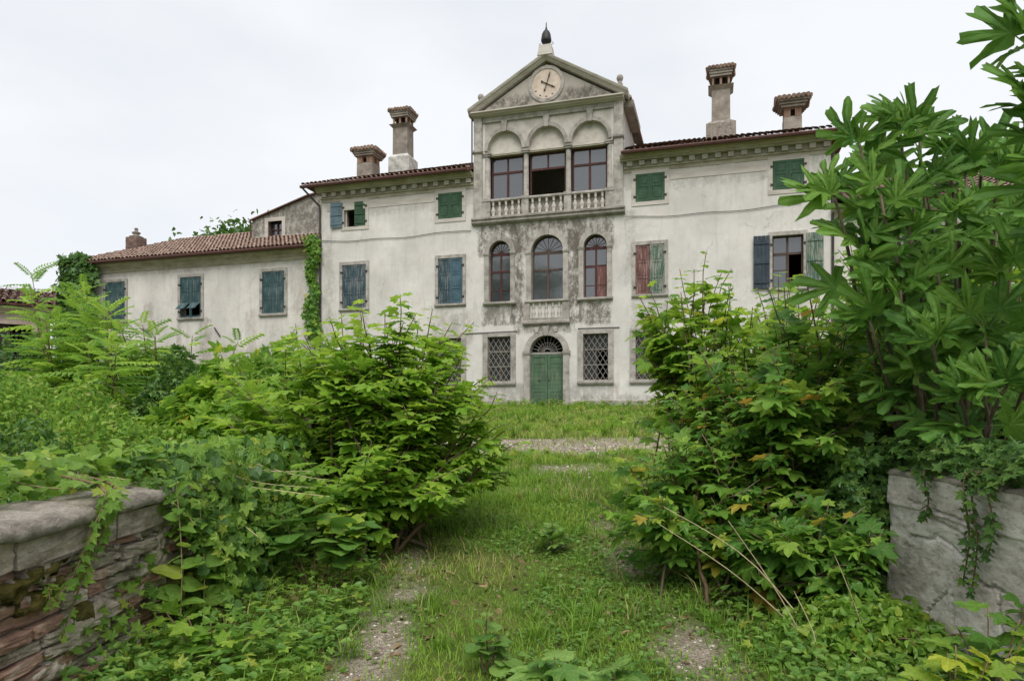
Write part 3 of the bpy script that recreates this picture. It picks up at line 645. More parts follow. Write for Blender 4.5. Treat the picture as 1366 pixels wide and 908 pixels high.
for (ra, rb) in ((-2.63, -1.12), (-.80, .80), (1.12, 2.66)): bst.moulding(ra, rb, [(.22, 9.16), (-.03, 9.16), (-.075, 9.19), (-.075, 9.25), (-.05, 9.28), (.22, 9.28)])
bst.box(-2.6, 2.6, .16, .215, 8.521, 9.159)
bst.box(-2.99, 2.99, -.08, .2, 8.462, 8.52)
bstr = bst.build('balustrade', M['stone'], villa)
bm2 = MB().lathe(BAL, 0, 0, 12).mesh('baluster', M['spandrel'], True)
for (xa, xb) in ((-2.62, -1.12), (-.80, .80), (1.12, 2.62)):
    for k in range(5): link('baluster', bm2, bstr, Matrix.Translation((xa+(k+.5)*(xb-xa)/5, .03, 8.50)) @ Matrix.Diagonal((1.35, 1.35, .99, 1)))
MB().moulding(-3.44, 3.44, [(.1, 8.14), (-.10, 8.14), (-.20, 8.22), (-.20, 8.34), (-.26, 8.36), (-.26, 8.43), (-.18, 8.46), (.6, 8.46), (.6, 8.30), (.1, 8.30)]).build('ledge', M['stone_dark'], villa)
for i, (a, c) in enumerate(((-2.62, -1.10), (-.82, .82), (1.10, 2.64))):
    lw = MB().box(a, c, .26, .40, 9.17, 9.24).build('window', M['redwood'], villa); tag(lw, 'loggia window with dark red frame')
    sash(a, c, 9.24, 11.24, .3, lw, M['redwood'], transom=.36, bar=.05, fr=.07, lower_open=(i == 1))
    if i != 1:
        MB().box(a+.12+.3*i, a+.22+.3*i, .62, .64, 9.2, 10.5).build('curtain', M['curtain'], lw)
        MB().box(c-.25, c-.12, .62, .64, 9.2, 10.4).build('curtain', M['curtain'], lw)
    else:
        MB().box(a+.07, c-.07, 1.6, 1.66, 9.1, 9.85).build('board', M['brownwood'], lw)
# pediment
PX, PZ, AP = 3.55, 13.0, 15.12
ped = MB(); ped.plate([(-3.3, 13.1), (3.3, 13.1), (0, 15.0)], -.02, .5)
pdm = ped.build('pediment', M['tymp'], villa); tag(pdm, 'triangular gable with a clock')
c = MB(); c.moulding(-PX+.15, PX-.15, [(.3, 12.972), (-.14, 12.972), (-.18, 13.0), (-.30, 13.02), (-.30, 13.07), (-.42, 13.09), (-.42, 13.14), (-.34, 13.155), (.3, 13.155)]).build('cornice', M['frieze'], pdm)
for sx in (-1, 1):
    ln = math.hypot(PX, AP-13.08); ang = math.atan2(AP-13.08, PX)
    pr = [(.3, .02), (-.12, .02), (-.16, .06), (-.20, .08), (-.20, .13), (-.29, .155), (-.33, .23), (-.33, .25), (.3, .25)]
    k = MB(); nn = len(pr)
    vs = []
    for (d) in (0, 1):
        for (y, h) in pr:
            if d == 0: X_ = sx*(PX+.04 - h*0); Z_ = 13.08+h-.02*0
            else: X_ = 0.0; Z_ = AP+h/math.cos(ang)*1.0
            if d == 0: Z_ = 13.06+h/math.cos(ang)
            vs.append((X_, y, Z_))
    k.add(vs, [(i, i+1, nn+i+1, nn+i) for i in range(nn-1)] + [tuple(range(nn)), tuple(range(2*nn-1, nn-1, -1))])
    k.build('raking_cornice', M['frieze'], pdm)
    # roof behind the gable
    g = MB(); g.add([(sx*(PX+.12), .3, 13.30), (0, .3, 15.42), (0, 6.2, 15.42), (sx*(PX+.12), 6.2, 13.30), (sx*(PX+.12), .3, 13.2), (0, .3, 15.3), (0, 6.2, 15.3), (sx*(PX+.12), 6.2, 13.2)], [(0,1,2,3),(7,6,5,4),(0,4,5,1),(2,6,7,3),(3,7,4,0)])
    g.build('roof', M['tile'], pdm)
    MB().lathe([(.12, 13.5), (.13, 13.85), (.10, 13.93), (.07, 13.97), (.12, 14.02), (.15, 14.12), (.12, 14.22), (.03, 14.28)], sx*3.17, .35, 12).add([], []).build('finial', M['stone_dark'], pdm, True)
MB().moulding(3.31, 3.75, [(3.3, 12.9), (.5, 12.9), (.45, 13.0), (.4, 13.15), (3.3, 13.15)]).build('eave', M['stone_dark'], pdm)
ck = MB(); ck.plate([(0+.80*math.cos(2*math.pi*k/40), 14.13+.80*math.sin(2*math.pi*k/40)) for k in range(40)], -.075, .1, [[(0+.66*math.cos(2*math.pi*k/40), 14.13+.66*math.sin(2*math.pi*k/40)) for k in range(40)]])
clk = ck.build('clock', M['stone'], pdm); tag(clk, 'round pale orange clock face with two rusty hands')
MB().plate([(0+.67*math.cos(2*math.pi*k/40), 14.13+.67*math.sin(2*math.pi*k/40)) for k in range(40)], -.045, .08).build('dial', M['clock'], clk)
def hand(ang, l0, l1, w0):
    o = MB(); o.box(-w0*.8, w0*.8, -.012, .012, -l0, l1)
    o.lathe([(0, -.01), (.04, -.01), (.04, .01), (0, .01)], 0, 0, 10)
    for zz, rr in ((-l0, .045), (l1*.72, .035)):
        o.plate([(rr*math.cos(2*math.pi*k/10), zz+rr*math.sin(2*math.pi*k/10)) for k in range(10)], -.013, .013)
    o.plate([(-.035, l1*.62), (.035, l1*.62), (0, l1*.95)], -.014, .0135)
    ob = o.build('clock_hand', M['hand'], clk); ob.matrix_local = Matrix.Translation((0.02, -.075, 14.13)) @ Matrix.Rotation(R(ang), 4, 'Y')
hand(18, .28, .52, .016); hand(118, .24, .42, .02)
mk = MB()
for k in range(12):
    t = 2*math.pi*k/12
    if k in (5, 6, 7, 8): 
        x, z = .55*math.sin(t), 14.13+.55*math.cos(t); mk.box(x-.04, x+.04, -.052, -.04, z-.02, z+.02)
mk.build('hour_mark', M['hand'], clk)
# lantern-like bell finial on the apex
fn = MB().frustum(0, -.05, 15.28, 15.74, .34, .3, .26, .24).build('apex_pedestal', M['frieze'], pdm)
bl = MB().lathe([(.02, 15.74), (.10, 15.75), (.06, 15.82), (.05, 15.9), (.20, 15.93), (.235, 16.02), (.22, 16.12), (.19, 16.3), (.13, 16.42), (.06, 16.48), (.05, 16.53), (.025, 16.62), (.02, 16.78), (.005, 16.84)], 0, -.05, 16)
bl.build('bell', M['iron_dark'], fn, True)
ir = MB()
for sx in (-1, 1): ir.tube([(sx*.04, -.05, 15.82), (sx*.22, -.05, 15.80), (sx*.33, -.05, 15.86), (sx*.30, -.05, 15.93), (sx*.24, -.05, 15.9)], .014, 5)
ir.tube([(0, -.05, 15.74), (.0, -.25, 15.82), (0, -.28, 15.9)], .014, 5)
ir.build('bracket', M['iron_dark'], fn)
# wire slung across the facade
cb = MB(); pts = []
for k in range(60):
    x = -11.2+k*(21.6/59); sg = .10*math.sin(math.pi*((x+11.2) % 7.2)/7.2)
    pts.append((x, -.04 if abs(x) > 3.5 else -.09, 8.0-sg+.03*math.sin(x*2.1)))
for side_ in (-1, 1): MB().tube([p for p in pts if p[0]*side_ > 3.4], .014, 5).build('cable', M['cable'], villa)
for q_ in ([(-4.0, -.02, 3.28), (-1.35, -.02, 3.32)], [(1.4, -.02, 3.34), (3.2, -.02, 3.33)]): MB().tube(q_, .02, 5).build('cable', M['cable'], villa)

# ---- chimneys
def chimney(u, w, z0, zb, zs, zt, bw, sw, mat, basemat, slot, lbl, over=.28):
    ch = MB().frustum(u, w, z0, zb, bw*1.0, bw*.92, bw*.98, bw*.9)
    ch.frustum(u, w, zb, zb+.18, bw*.98, bw*.9, sw, sw*.92) if zb < zs else None
    o = ch.build('chimney', basemat, villa); tag(o, lbl)
    if zs > zb:
        MB().frustum(u, w, zb+.1, zs, sw, sw*.92, sw*.97, sw*.9).build('chimney_shaft', mat, o)
        MB().frustum(u, w, zs-.16, zs, sw*.98, sw*.92, sw*1.35, sw*1.3).build('chimney_collar', mat, o)
    h = zt-zs; s1 = sw*.95; zc = zs+h*.36
    def pier(x, y, a, d, z0=zs): MB().box(u+x-a, u+x+a, w+y-d, w+y+d, z0, zc).build('flue_pier', M['brick'], o)
    for (sx, sy) in ((-1, -1), (1, -1), (1, 1), (-1, 1)): pier(*((sx*(s1-.045), sy*(s1-.045), .045, .045) if slot == 2 else (sx*s1*.62, sy*s1*.62, s1*.36, s1*.36)))
    if slot == 2:
        for (x, y) in ((0, -s1+.04), (0, s1-.04), (-s1+.04, 0), (s1-.04, 0)): pier(x, y, .05, .04)
    else: MB().box(u-s1*.93, u+s1*.93, w-s1*.93, w+s1*.93, zc-.07, zc-.003).build('flue_lintel', M['brick'], o)
    MB().box(u-s1*.6, u+s1*.6, w-s1*.6, w+s1*.6, zs, zc).build('flue', M['dark'], o)
    t = MB(); steps = 3
    for j in range(steps):
        e = s1+.05+over*(j+1)/steps; t.box(u-e, u+e, w-e, w+e, zc+j*h*.1, zc+(j+1)*h*.1-.012)
    t.build('chimney_cap', M['chimney'], o)
    zr = zc+steps*h*.1; e = s1+over+.1; tl = MB(); rr = random.Random(int(u*10))
    tl.frustum(u, w, zr-.01, zr+h*.22, e, e, .05, .05)
    for side_ in range(4):
        for j in range(7):
            p = -e+(j+.5)*2*e/7; a0 = Vector((p, -e-.03, .03)); a1 = Vector((p*.35, -e*.35, h*.2))
            rot = Matrix.Rotation(side_*math.pi/2, 3, 'Z'); rad = e/7*1.02
            tl.tube([rot @ a0+Vector((u, w, zr+rr.uniform(-.01, .02))), rot @ a1+Vector((u, w, zr))], [rad, rad*.5], 7)
    tag(tl.build('cap_tile', M['tile'], o), kind='stuff')
chimney(-8.62, 3.6, 11.5, 12.98, 14.7, 15.75, .60, .42, M['chimney'], M['chimney_pale'], 2, 'tall chimney on a pale plinth left of the loggia', .10)
chimney(7.37, 3.6, 11.5, 12.80, 14.55, 15.70, .66, .41, M['chimney'], M['rubble'], 2, 'tall chimney on a rubble base right of the loggia', .10)
chimney(-9.63, 1.7, 10.9, 12.15, 12.15, 13.05, .44, .44, M['chimney'], M['chimney'], 1, 'short chimney with arched flue near left corner', .15)
chimney(10.22, 1.7, 10.9, 12.05, 12.05, 13.05, .36, .36, M['chimney'], M['chimney'], 1, 'short chimney near right corner', .22)

# ------------------------------------------------------------------ side wings
def wing(sx, lbl):
    wg = thing('side_wing', lbl, 'house wing', villa.location, ANG)
    u0, u1 = 11.26, 26.1
    ws = [(13.36, 14.66), (18.34, 19.66), (23.26, 24.6)] if sx < 0 else [(14, 15.3), (19, 20.3), (23.3, 24.6)]
    fx = lambda a, c: (a, c) if sx > 0 else (-c, -a)
    xs_ = fx(u0 if sx < 0 else 11.48, u1); ws = [fx(*p) for p in ws]
    w = MB().plate(rect(xs_[0], xs_[1], -.3, 7.75), .06, .5, [rect(a-.02, c+.02, 4.62, 6.76) for a, c in ws])
    ex = xs_[0] if sx < 0 else xs_[1]
    w.box(ex if sx < 0 else ex-.4, ex+.4 if sx < 0 else ex, .502, 9, -.3, 7.75); w.box(xs_[0]+.4, xs_[1]-.4, 8.6, 9, -.3, 7.75)
    w.build('wall', M['stucco_wing'], wg)
    MB().box(xs_[0]+.45, xs_[1]-.45, 2.4, 2.5, 0, 7.6).box(xs_[0]+.45, xs_[1]-.45, .55, 2.4, 4.1, 4.2).build('interior_floor', M['interior'], wg)
    MB().moulding(xs_[0], xs_[1], [(.2, 7.22), (.03, 7.22), (.0, 7.3), (.0, 7.36), (-.10, 7.50), (-.16, 7.52), (-.30, 7.66), (-.30, 7.72), (.2, 7.72)]).build('cornice', M['stone_mossy'], wg)
    for i, (a, c) in enumerate(ws):
        z0, z1 = 4.64, 6.74
        wn = surround('window', rect(a, c, z0, z1), rect(a-.15, c+.15, z0-.02, z1+.14), wg, M['stone'], .01, .3)
        sill(a-.16, c+.16, z0-.005, wn, h=.13, out=.06)
        for s_ in (0, 1):
            hh = z1-z0-.02
            if i == 1 and sx < 0:       # lower louvred panels pushed out
                o = shutter_mesh((c-a)/2-.006, hh*.66, [1, 1]).build('shutter', M['wing_worn'], wn); put(o, (a+.003 if s_ == 0 else c-.003), .05, z0+hh*.34, 0, s_ == 1)
                fl_ = MB().box(0, (c-a)/2-.14, -.018, .0, -.52, 0).build('flap', M['wing_worn'], wn); fl_.matrix_local = Matrix.Translation((a+.04 if s_ == 0 else (a+c)/2+.06, .05, z0+hh*.36)) @ Matrix.Rotation(R(-48), 4, 'X') ; tag(fl_, 'lower shutter panel tilted outwards')
                MB().box((a+.003 if s_ == 0 else c-.08), (a+.08 if s_ == 0 else c-.003), .03, .07, z0, z0+hh*.34).box((a+c)/2-(.08 if s_ == 0 else -.003), (a+c)/2+(-.003 if s_ == 0 else .08), .03, .07, z0, z0+hh*.34).box(a+.082 if s_ == 0 else (a+c)/2+.082, (a+c)/2-.082 if s_ == 0 else c-.082, .033, .068, z0, z0+.1).build('shutter_stile', M['wing_worn'], wn)
            else:
                o = shutter_mesh((c-a)/2-.006, hh, [1, 1, .9]).build('shutter', M['wing_worn'], wn); put(o, (a+.003 if s_ == 0 else c-.003), .05, z0+.01, R(-1 if s_ == 0 else 1.5), s_ == 1)
        hinges(wn, a-.015, (z0+.3, z1-.4), .01, -1); hinges(wn, c+.015, (z0+.3, z1-.4), .01, 1)
    # hipped roof
    e0, e1 = (-26.9, -11.75) if sx < 0 else (11.95, 26.0); rz, rw, sl_ = 9.92, 4.3, .46
    zf = 7.80; run = 4.75; zr = zf+run*sl_; yf = -.45; yr = yf+run
    h = e0+3.4 if sx < 0 else e1-3.4
    r = MB()
    if sx < 0:
        A, Bq, Cq, D = (e0, yf, zf), (e1, yf, zf), (e1, yr, zr), (h, yr, zr); E_, F_ = (e0, 9.4, zf), (e1, 9.4, zf)
        r.add([A, Bq, Cq, D, E_, F_], [(0, 1, 2, 3), (0, 3, 4), (3, 2, 5, 4)])
    else:
        A, Bq, Cq, D = (e0, yf, zf), (e1, yf, zf), (h, yr, zr), (e0, yr, zr); E_, F_ = (e1, 9.4, zf), (e0, 9.4, zf)
        r.add([A, Bq, Cq, D, E_, F_], [(0, 1, 2, 3), (1, 4, 2), (3, 2, 4, 5)])
    r.add([(e0, yf, zf-.06), (e1, yf, zf-.06), (e1, 9.4, zf-.06), (e0, 9.4, zf-.06)], [(0, 1, 2, 3)])
    r.add([(e0, yf, zf-.06), (e1, yf, zf-.06), (e1, yf, zf), (e0, yf, zf)], [(0, 1, 2, 3)])
    ro = r.build('roof', M['tile_edge'], wg, fix=False)
    slp = 3.4/run
    msk = (lambda x, y: x > e0+(y-yf)*slp) if sx < 0 else (lambda x, y: x < e1-(y-yf)*slp)
    tag(tile_rows((e0, yf-.08), e1, run, sl_, zf+.0, msk, seed=5).build('roof_tile', M['tile'], ro, True, fix=False), 'rows of barrel tiles', kind='stuff')
    rd = MB(); rr = random.Random(4)
    x = min(h, e1 if sx < 0 else e0); xe = max(h, e1 if sx < 0 else e0)
    while x < xe: rd.tube([(x, yr, zr+rr.uniform(0, .03)), (x+.42, yr, zr+rr.uniform(.02, .05))], [.13, .11], 8); x += .36
    rd.build('ridge_tile', M['tile'], ro, True)
    MB().moulding(e0-.05, e1, [(yf-.0, zf-.13), (yf-.10, zf-.12), (yf-.14, zf-.05), (yf-.10, zf-.0), (yf-.0, zf-.0)]).build('gutter', M['gutter'], wg)
    return wg
lw_ = wing(-1, 'lower two storey wing left of the villa with peeling dark teal shutters')
rw_ = wing(1, 'lower two storey wing right of the villa, mostly hidden by the fig tree')
# brick stack on the left wing, raised rear block with a small window
st = MB().box(-25.25, -24.45, 2.0, 2.7, 8.2, 9.75).build('chimney', M['brick'], lw_)
st.data.materials[0] = mat_rough('sooty_brick', (.06, .045, .04), (.15, .10, .085), (.25, .18, .155), 2.2, (1, 1, 2.2), .6, .02, fine=14)
sb = MB(); rr = random.Random(3)
for k in range(18):
    z = 8.35+k*.077
    for j in range(4):
        sb.box(-25.25+j*.2+.006, -25.25+(j+1)*.2-.006, 1.985-rr.uniform(0, .012), 2.01, z+.005, z+.070)
tag(sb.build('brick', st.data.materials[0], st), kind='stuff')
MB().lathe([(.36, 9.75), (.38, 9.8), (.24, 9.86), (.13, 9.92), (.22, 10.0), (.24, 10.05), (.10, 10.12), (.08, 10.2), (.12, 10.26), (.06, 10.32), (.01, 10.34)], -24.85, 2.35, 12).build('chimney_pot', M['rubble'], st, True)
rbk = MB(); o_ = [(-16.72, 8.4), (-11.1, 8.4), (-11.1, 11.35), (-13.35, 10.98), (-16.72, 10.0)]
rbk.plate(o_, 2.0, 2.4, [rect(-15.72, -14.86, 8.95, 9.86)]); rbk.plate(o_, 5.6, 6.0)
rbk.box(-16.718, -16.3, 2.402, 5.6, 8.4, 10.0)
rear = rbk.build('rear_block', M['stucco_grey'], lw_); tag(rear, 'stained grey gable with a small window behind the wing roof')
MB().add([(-16.85, 1.85, 10.02), (-13.35, 1.85, 11.04), (-11.0, 1.85, 11.44), (-11.0, 6.1, 11.44), (-13.35, 6.1, 11.04), (-16.85, 6.1, 10.02), (-16.85, 1.85, 9.95), (-13.35, 1.85, 10.97), (-11.0, 1.85, 11.37)], [(0, 1, 4, 5), (1, 2, 3, 4), (0, 6, 7, 1), (1, 7, 8, 2)]).build('roof', M['tile_edge'], rear)
wn = surround('window', rect(-15.72, -14.86, 8.95, 9.86), rect(-15.92, -14.66, 8.85, 10.05), rear, M['frieze'], 1.95, 2.3)
MB().tube([(-16.78, 1.9, 10.05), (-16.78, 1.95, 8.7)], .05, 6).build('downpipe', M['gutter'], rear)
MB().box(-15.72, -14.86, 2.2, 2.24, 8.95, 9.0).box(-15.32, -15.26, 2.19, 2.25, 9.0, 9.86).box(-15.72, -14.86, 2.195, 2.235, 9.42, 9.47).box(-15.72, -15.66, 2.192, 2.242, 9.0, 9.86).box(-14.92, -14.86, 2.192, 2.242, 9.0, 9.86).build('sash', M['redwood'], rear)
MB().box(-15.7, -14.88, 2.26, 2.27, 8.97, 9.85).build('pane', M['glass'], rear)
MB().tube([(-17.15, -.0, 3.6), (-17.5, .0, 4.05)], .035, 6).build('pipe_stub', M['pipe'], lw_)

# small outbuilding at the far left
ob_ = thing('outbuilding', 'small pinkish outbuilding with a barred window at far left edge', 'outbuilding', (-20.36, 25.03, 1.85), R(33))
MB().plate(rect(-5, 2.75, -.4, 3.85), 0, .35, [rect(1.15, 2.25, 1.6, 3.1)]).box(-5, 2.75, 4, 4.35, -.4, 3.85).box(2.4, 2.748, .352, 4, -.4, 3.85).build('wall', M['stucco_pink'], ob_)
MB().box(-5, 2.6, 2, 2.1, 0, 3.7).build('interior_wall', M['dark'], ob_)
own = surround('window', rect(1.15, 2.25, 1.6, 3.1), rect(.98, 2.42, 1.45, 3.25), ob_, M['stucco_pink'], -.05, .2)
g = MB()
for k in range(6): g.tube([(1.27+k*.172, .08, 1.6), (1.27+k*.172, .08, 3.1)], .013, 5)
for z in (1.95, 2.35, 2.75): g.box(1.15, 2.25, .085, .1, z-.015, z+.015)
g.build('grille', M['iron_dark'], own)
MB().box(1.18, 1.55, .14, .18, 1.62, 3.08).build('shutter', M['wood_old'], own)
orf = MB().add([(-5.3, -.45, 3.86), (3.0, -.45, 3.86), (3.0, 2.2, 4.75), (-5.3, 2.2, 4.75), (-5.3, 4.8, 3.86), (3.0, 4.8, 3.86), (-5.3, -.45, 3.78), (3.0, -.45, 3.78)], [(0, 1, 2, 3), (3, 2, 5, 4), (0, 6, 7, 1)]).build('roof', M['tile_edge'], ob_)
tag(tile_rows((-5.3, -.52), 3.0, 2.7, .336, 3.87, None, seed=8).build('roof_tile', M['tile'], orf, True, fix=False), kind='stuff')
MB().moulding(-5.2, 2.9, [(.1, 3.5), (-.05, 3.5), (-.12, 3.6), (-.2, 3.62), (-.3, 3.76), (.1, 3.76)]).build('cornice', M['stucco_pink'], ob_)
# ------------------------------------------------------------------ foliage kit
def mirror(pts): return [(-a, r) for a, r in pts[:0:-1] if a < 179] + pts
SH = {
 'mul': [(0,1.0),(10,.84),(20,.66),(29,.54),(37,.64),(46,.86),(57,.74),(68,.56),(78,.46),(92,.58),(106,.66),(124,.54),(150,.36),(180,.12)],
 'fig': [(0,1.0),(4,1.0),(8,.95),(9.5,.85),(10.5,.68),(12,.50),(18,.33),(25,.48),(28.5,.68),(31,.84),(36,.95),(41,.95),(45,.86),(47,.70),(51,.48),(59,.33),(68,.46),(72.5,.62),(77,.74),(83,.75),(88,.62),(96,.40),(125,.34),(150,.27),(180,.10)],
 'ivy': [(0,1.0),(16,.62),(34,.46),(46,.66),(58,.76),(72,.50),(92,.42),(112,.56),(128,.52),(152,.34),(180,.14)],
 'ovate': [(0,1.0),(10,.86),(26,.66),(50,.52),(80,.43),(115,.40),(150,.32),(180,.12)],
 'round': [(0,1.0),(14,.90),(34,.80),(60,.74),(90,.66),(120,.60),(150,.48),(180,.2)],
}
def leaf_template(kind, pet=.45, droop=.25, fold=.18, wav=.05, seed=0, ring=True):
    """one blade with veins (lat=0 on the lobe axes), midrib fold, drooping edge and a thin petiole; unit length along +y"""
    r_ = random.Random(seed); sp = SH[kind]; half = sp
    pts = [(-a, r) for a, r in half[::-1][1:]] + half[1:] if half[0][0] == 0 and False else None
    out = [(a, r) for a, r in half] ; full = [(-a, r) for a, r in half[::-1][1:-1]]
    full = [(-a, r) for a, r in half[:0:-1]][1:] + half          # -..0..180
    n = len(full)
    loc_max = [i for i in range(n) if full[i][1] >= full[i-1][1] and full[i][1] >= full[(i+1) % n][1]]
    V = [(0, pet, 0)]; lat = [0]
    rings = (.55, 1.0) if ring else (1.0,)
    for f in rings:
        for i, (a, r) in enumerate(full):
            t = R(a); rr = r*f*(1+r_.uniform(-.05, .05)*(2.6 if kind == 'fig' else 1.3)); t += r_.uniform(-.04, .04); x = rr*math.sin(t); y = rr*math.cos(t)
            z = -droop*(x*x+y*y) + fold*abs(x)*(1-.4*abs(x)) + wav*math.sin(a*.21+seed)*f + r_.uniform(-.02, .02)
            V.append((x, y+pet, z)); lat.append(0 if i in loc_max else f*.9)
    F = []
    m1 = 1
    for i in range(n): F.append((0, m1+(i+1) % n, m1+i))
    if ring:
        for i in range(n):
            a, b = 1+i, 1+(i+1) % n; c, d = b+n, a+n
            F.append((a, b, c)); F.append((a, c, d))
    k = len(V); w = .013
    V += [(-w, 0, 0), (w, 0, 0), (w, pet, .01), (-w, pet, .01)]; lat += [0, 0, 0, 0]; F += [(k, k+1, k+2), (k, k+2, k+3)]
    V = np.array(V, float); V /= (1+pet)
    return V, np.array(F, int), np.array(lat, float)
def norm(a): return a/np.maximum(np.linalg.norm(a, axis=-1, keepdims=True), 1e-9)
def basis(D, N):
    Yv = norm(D); N = N - (N*Yv).sum(-1, keepdims=True)*Yv; Zv = norm(N); Xv = np.cross(Yv, Zv); return Xv, Yv, Zv
def raw_mesh(name, V, F, mat, attrs=None, smooth=True):
    me = bpy.data.meshes.new(name); V = np.asarray(V, np.float32); F = np.asarray(F, np.int32)
    me.vertices.add(len(V)); me.vertices.foreach_set('co', V.ravel())
    k = F.shape[1]; me.loops.add(F.size); me.loops.foreach_set('vertex_index', F.ravel())
    me.polygons.add(len(F)); me.polygons.foreach_set('loop_start', np.arange(0, F.size, k, dtype=np.int32))
    try: me.polygons.foreach_set('loop_total', np.full(len(F), k, np.int32))
    except Exception: pass
    if smooth: me.polygons.foreach_set('use_smooth', np.ones(len(F), bool))
    for a, d in (attrs or {}).items():
        at = me.attributes.new(a, 'FLOAT', 'POINT'); at.data.foreach_set('value', np.asarray(d, np.float32))
    me.materials.append(mat); me.update(calc_edges=True); me.validate(); return me
def place(tpls, which, P, Xv, Yv, Zv, S, T):
    Vs, Fs, Ts, Ls = [], [], [], []; off = 0
    for k, (V, F, lat) in enumerate(tpls):
        m_ = np.where(which == k)[0]
        if not len(m_): continue
        W = P[m_][:, None] + S[m_][:, None, None]*(V[None, :, 0:1]*Xv[m_][:, None]+V[None, :, 1:2]*Yv[m_][:, None]+V[None, :, 2:3]*Zv[m_][:, None])
        nV = len(V); Vs.append(W.reshape(-1, 3)); Fs.append((F[None]+np.arange(len(m_))[:, None, None]*nV+off).reshape(-1, 3))
        Ts.append(np.repeat(T[m_], nV)); Ls.append(np.tile(lat, len(m_))); off += nV*len(m_)
    return np.concatenate(Vs), np.concatenate(Fs), np.concatenate(Ts), np.concatenate(Ls)
TPL = {}
SH['ovs'] = [(0,1.0),(25,.66),(70,.44),(130,.36),(180,.12)]; SH['ivs'] = [(0,1.0),(30,.5),(55,.75),(85,.45),(120,.52),(180,.14)]
TPL['ovs'] = [leaf_template('ovs', .2, .35+.1*k, .25, .05, k, False) for k in range(4)]; TPL['ivs'] = [leaf_template('ivs', .3, .2+.1*k, .12, .05, k, False) for k in range(4)]
for kd, pet, dr, fo in (('mul', .5, .22, .16), ('fig', .5, .26, .16), ('ivy', .35, .12, .12), ('ovate', .22, .3, .25), ('round', .4, .15, .15)):
    TPL[kd] = [leaf_template(kd, pet, dr*(.6+.35*k), fo, .05, k) for k in range(4)]
CAMP = np.array([0, 0, 1.6])
def leaves(par, kind, mat, P, D, N, S, T, parts=0, base=(0, 0, 0), pname='leaf', sname='foliage'):
    """leaf blades: the `parts` nearest the camera in view become leaf objects sharing meshes, the others one stuff mesh"""
    P = np.asarray(P, float); D = np.asarray(D, float); N = np.asarray(N, float); S = np.asarray(S, float); T = np.asarray(T, float)
    Xv, Yv, Zv = basis(D, N); wh = rng.integers(0, 4, len(P)); base = np.asarray(base, float)
    rest = np.ones(len(P), bool)
    if parts:
        d = P-CAMP; app = S/np.maximum(d[:, 1], .3)
        inside = (d[:, 1] > .3) & (np.abs(d[:, 0]) < .76*d[:, 1]) & (d[:, 2] < .62*d[:, 1]) & (d[:, 2] > -.42*d[:, 1])
        app = np.where(inside, app, -1)
        # leaves facing the camera side of the plant come first
        cen = P.mean(0); front = ((P-cen)*(CAMP-cen)).sum(1)/np.linalg.norm(CAMP-cen)
        sc_ = np.where(app > 0, app*(1+.25*np.clip(front, -1.5, 1.5)), -1)
        ch = [i for i in np.argsort(-sc_)[:parts] if sc_[i] > 0]; rest[ch] = False
        mes = [raw_mesh(pname, V, F, mat, {'tint': np.zeros(len(V)), 'lat': l}) for V, F, l in TPL[kind]]
        for i in ch:
            mtx = Matrix(((Xv[i, 0]*S[i], Yv[i, 0]*S[i], Zv[i, 0]*S[i], P[i, 0]-base[0]), (Xv[i, 1]*S[i], Yv[i, 1]*S[i], Zv[i, 1]*S[i], P[i, 1]-base[1]), (Xv[i, 2]*S[i], Yv[i, 2]*S[i], Zv[i, 2]*S[i], P[i, 2]-base[2]), (0, 0, 0, 1)))
            o = bpy.data.objects.new(pname, mes[wh[i]]); C.objects.link(o); o.parent = par; o.matrix_local = mtx
    if rest.any():
        V, F, t, l = place(TPL[kind], wh[rest], P[rest], Xv[rest], Yv[rest], Zv[rest], S[rest], T[rest])
        tag(link(sname, raw_mesh(sname, V-base, F, mat, {'tint': t, 'lat': l}), par), kind='stuff')

def shoot(p0, p1, sag=.0, n=9, wob=.04, bow=None):
    p0 = np.asarray(p0, float); p1 = np.asarray(p1, float); t = np.linspace(0, 1, n)[:, None]
    c = p0*(1-t)+p1*t
    c[:, 2] += (math.sin(1)*0 + sag*np.sin(np.pi*t[:, 0]))
    w = rng.normal(0, wob, (n, 3))*np.sin(np.pi*t); return c+np.cumsum(w, 0)*.5*np.sin(np.pi*t*.9)
def interp(c, t):
    x = t*(len(c)-1); i = np.clip(np.floor(x).astype(int), 0, len(c)-2); f = (x-i)[:, None]
    return c[i]*(1-f)+c[i+1]*f, norm(c[i+1]-c[i])
def shoot_leaves(c, spacing, t0, size, flat=.55, droop=.25, up=1.0, tilt=.35, tipsmall=.5, fwd=.45, out=None):
    ln = np.linalg.norm(np.diff(c, axis=0), axis=1).sum(); n = max(2, int(ln*(1-t0)/spacing)); t = t0+(1-t0)*(np.arange(n)+rng.uniform(.1, .9, n))/n
    p, tan = interp(c, np.clip(t, 0, .999)); ph = np.arange(n)*2.399+rng.uniform(0, 6.28)
    a = norm(np.cross(tan, np.tile([0.3, .2, 1.], (n, 1)))); b = np.cross(tan, a)
    e = a*np.cos(ph)[:, None]+b*np.sin(ph)[:, None]
    if out is not None: e = e+out*.35
    D = e+tan*fwd; D[:, 2] = D[:, 2]*flat; D = norm(D); D[:, 2] -= droop*rng.uniform(.3, 1.5, n)
    N = np.tile([0, 0, up], (n, 1))+rng.normal(0, tilt, (n, 3))
    u = (t-t0)/(1-t0); S = size*rng.uniform(.55, 1.22, n)*(1-tipsmall*np.clip((u-.7)/.3, 0, 1))
    T = np.clip(.18+.5*rng.random(n)+.28*np.clip((u-.6)/.4, 0, 1), 0, .93)
    T = np.where(rng.random(n) < .008, rng.uniform(.96, .995, n), T)
    return p, D, N, S, T
def cat(L): return [np.concatenate([x[k] for x in L]) for k in range(5)]

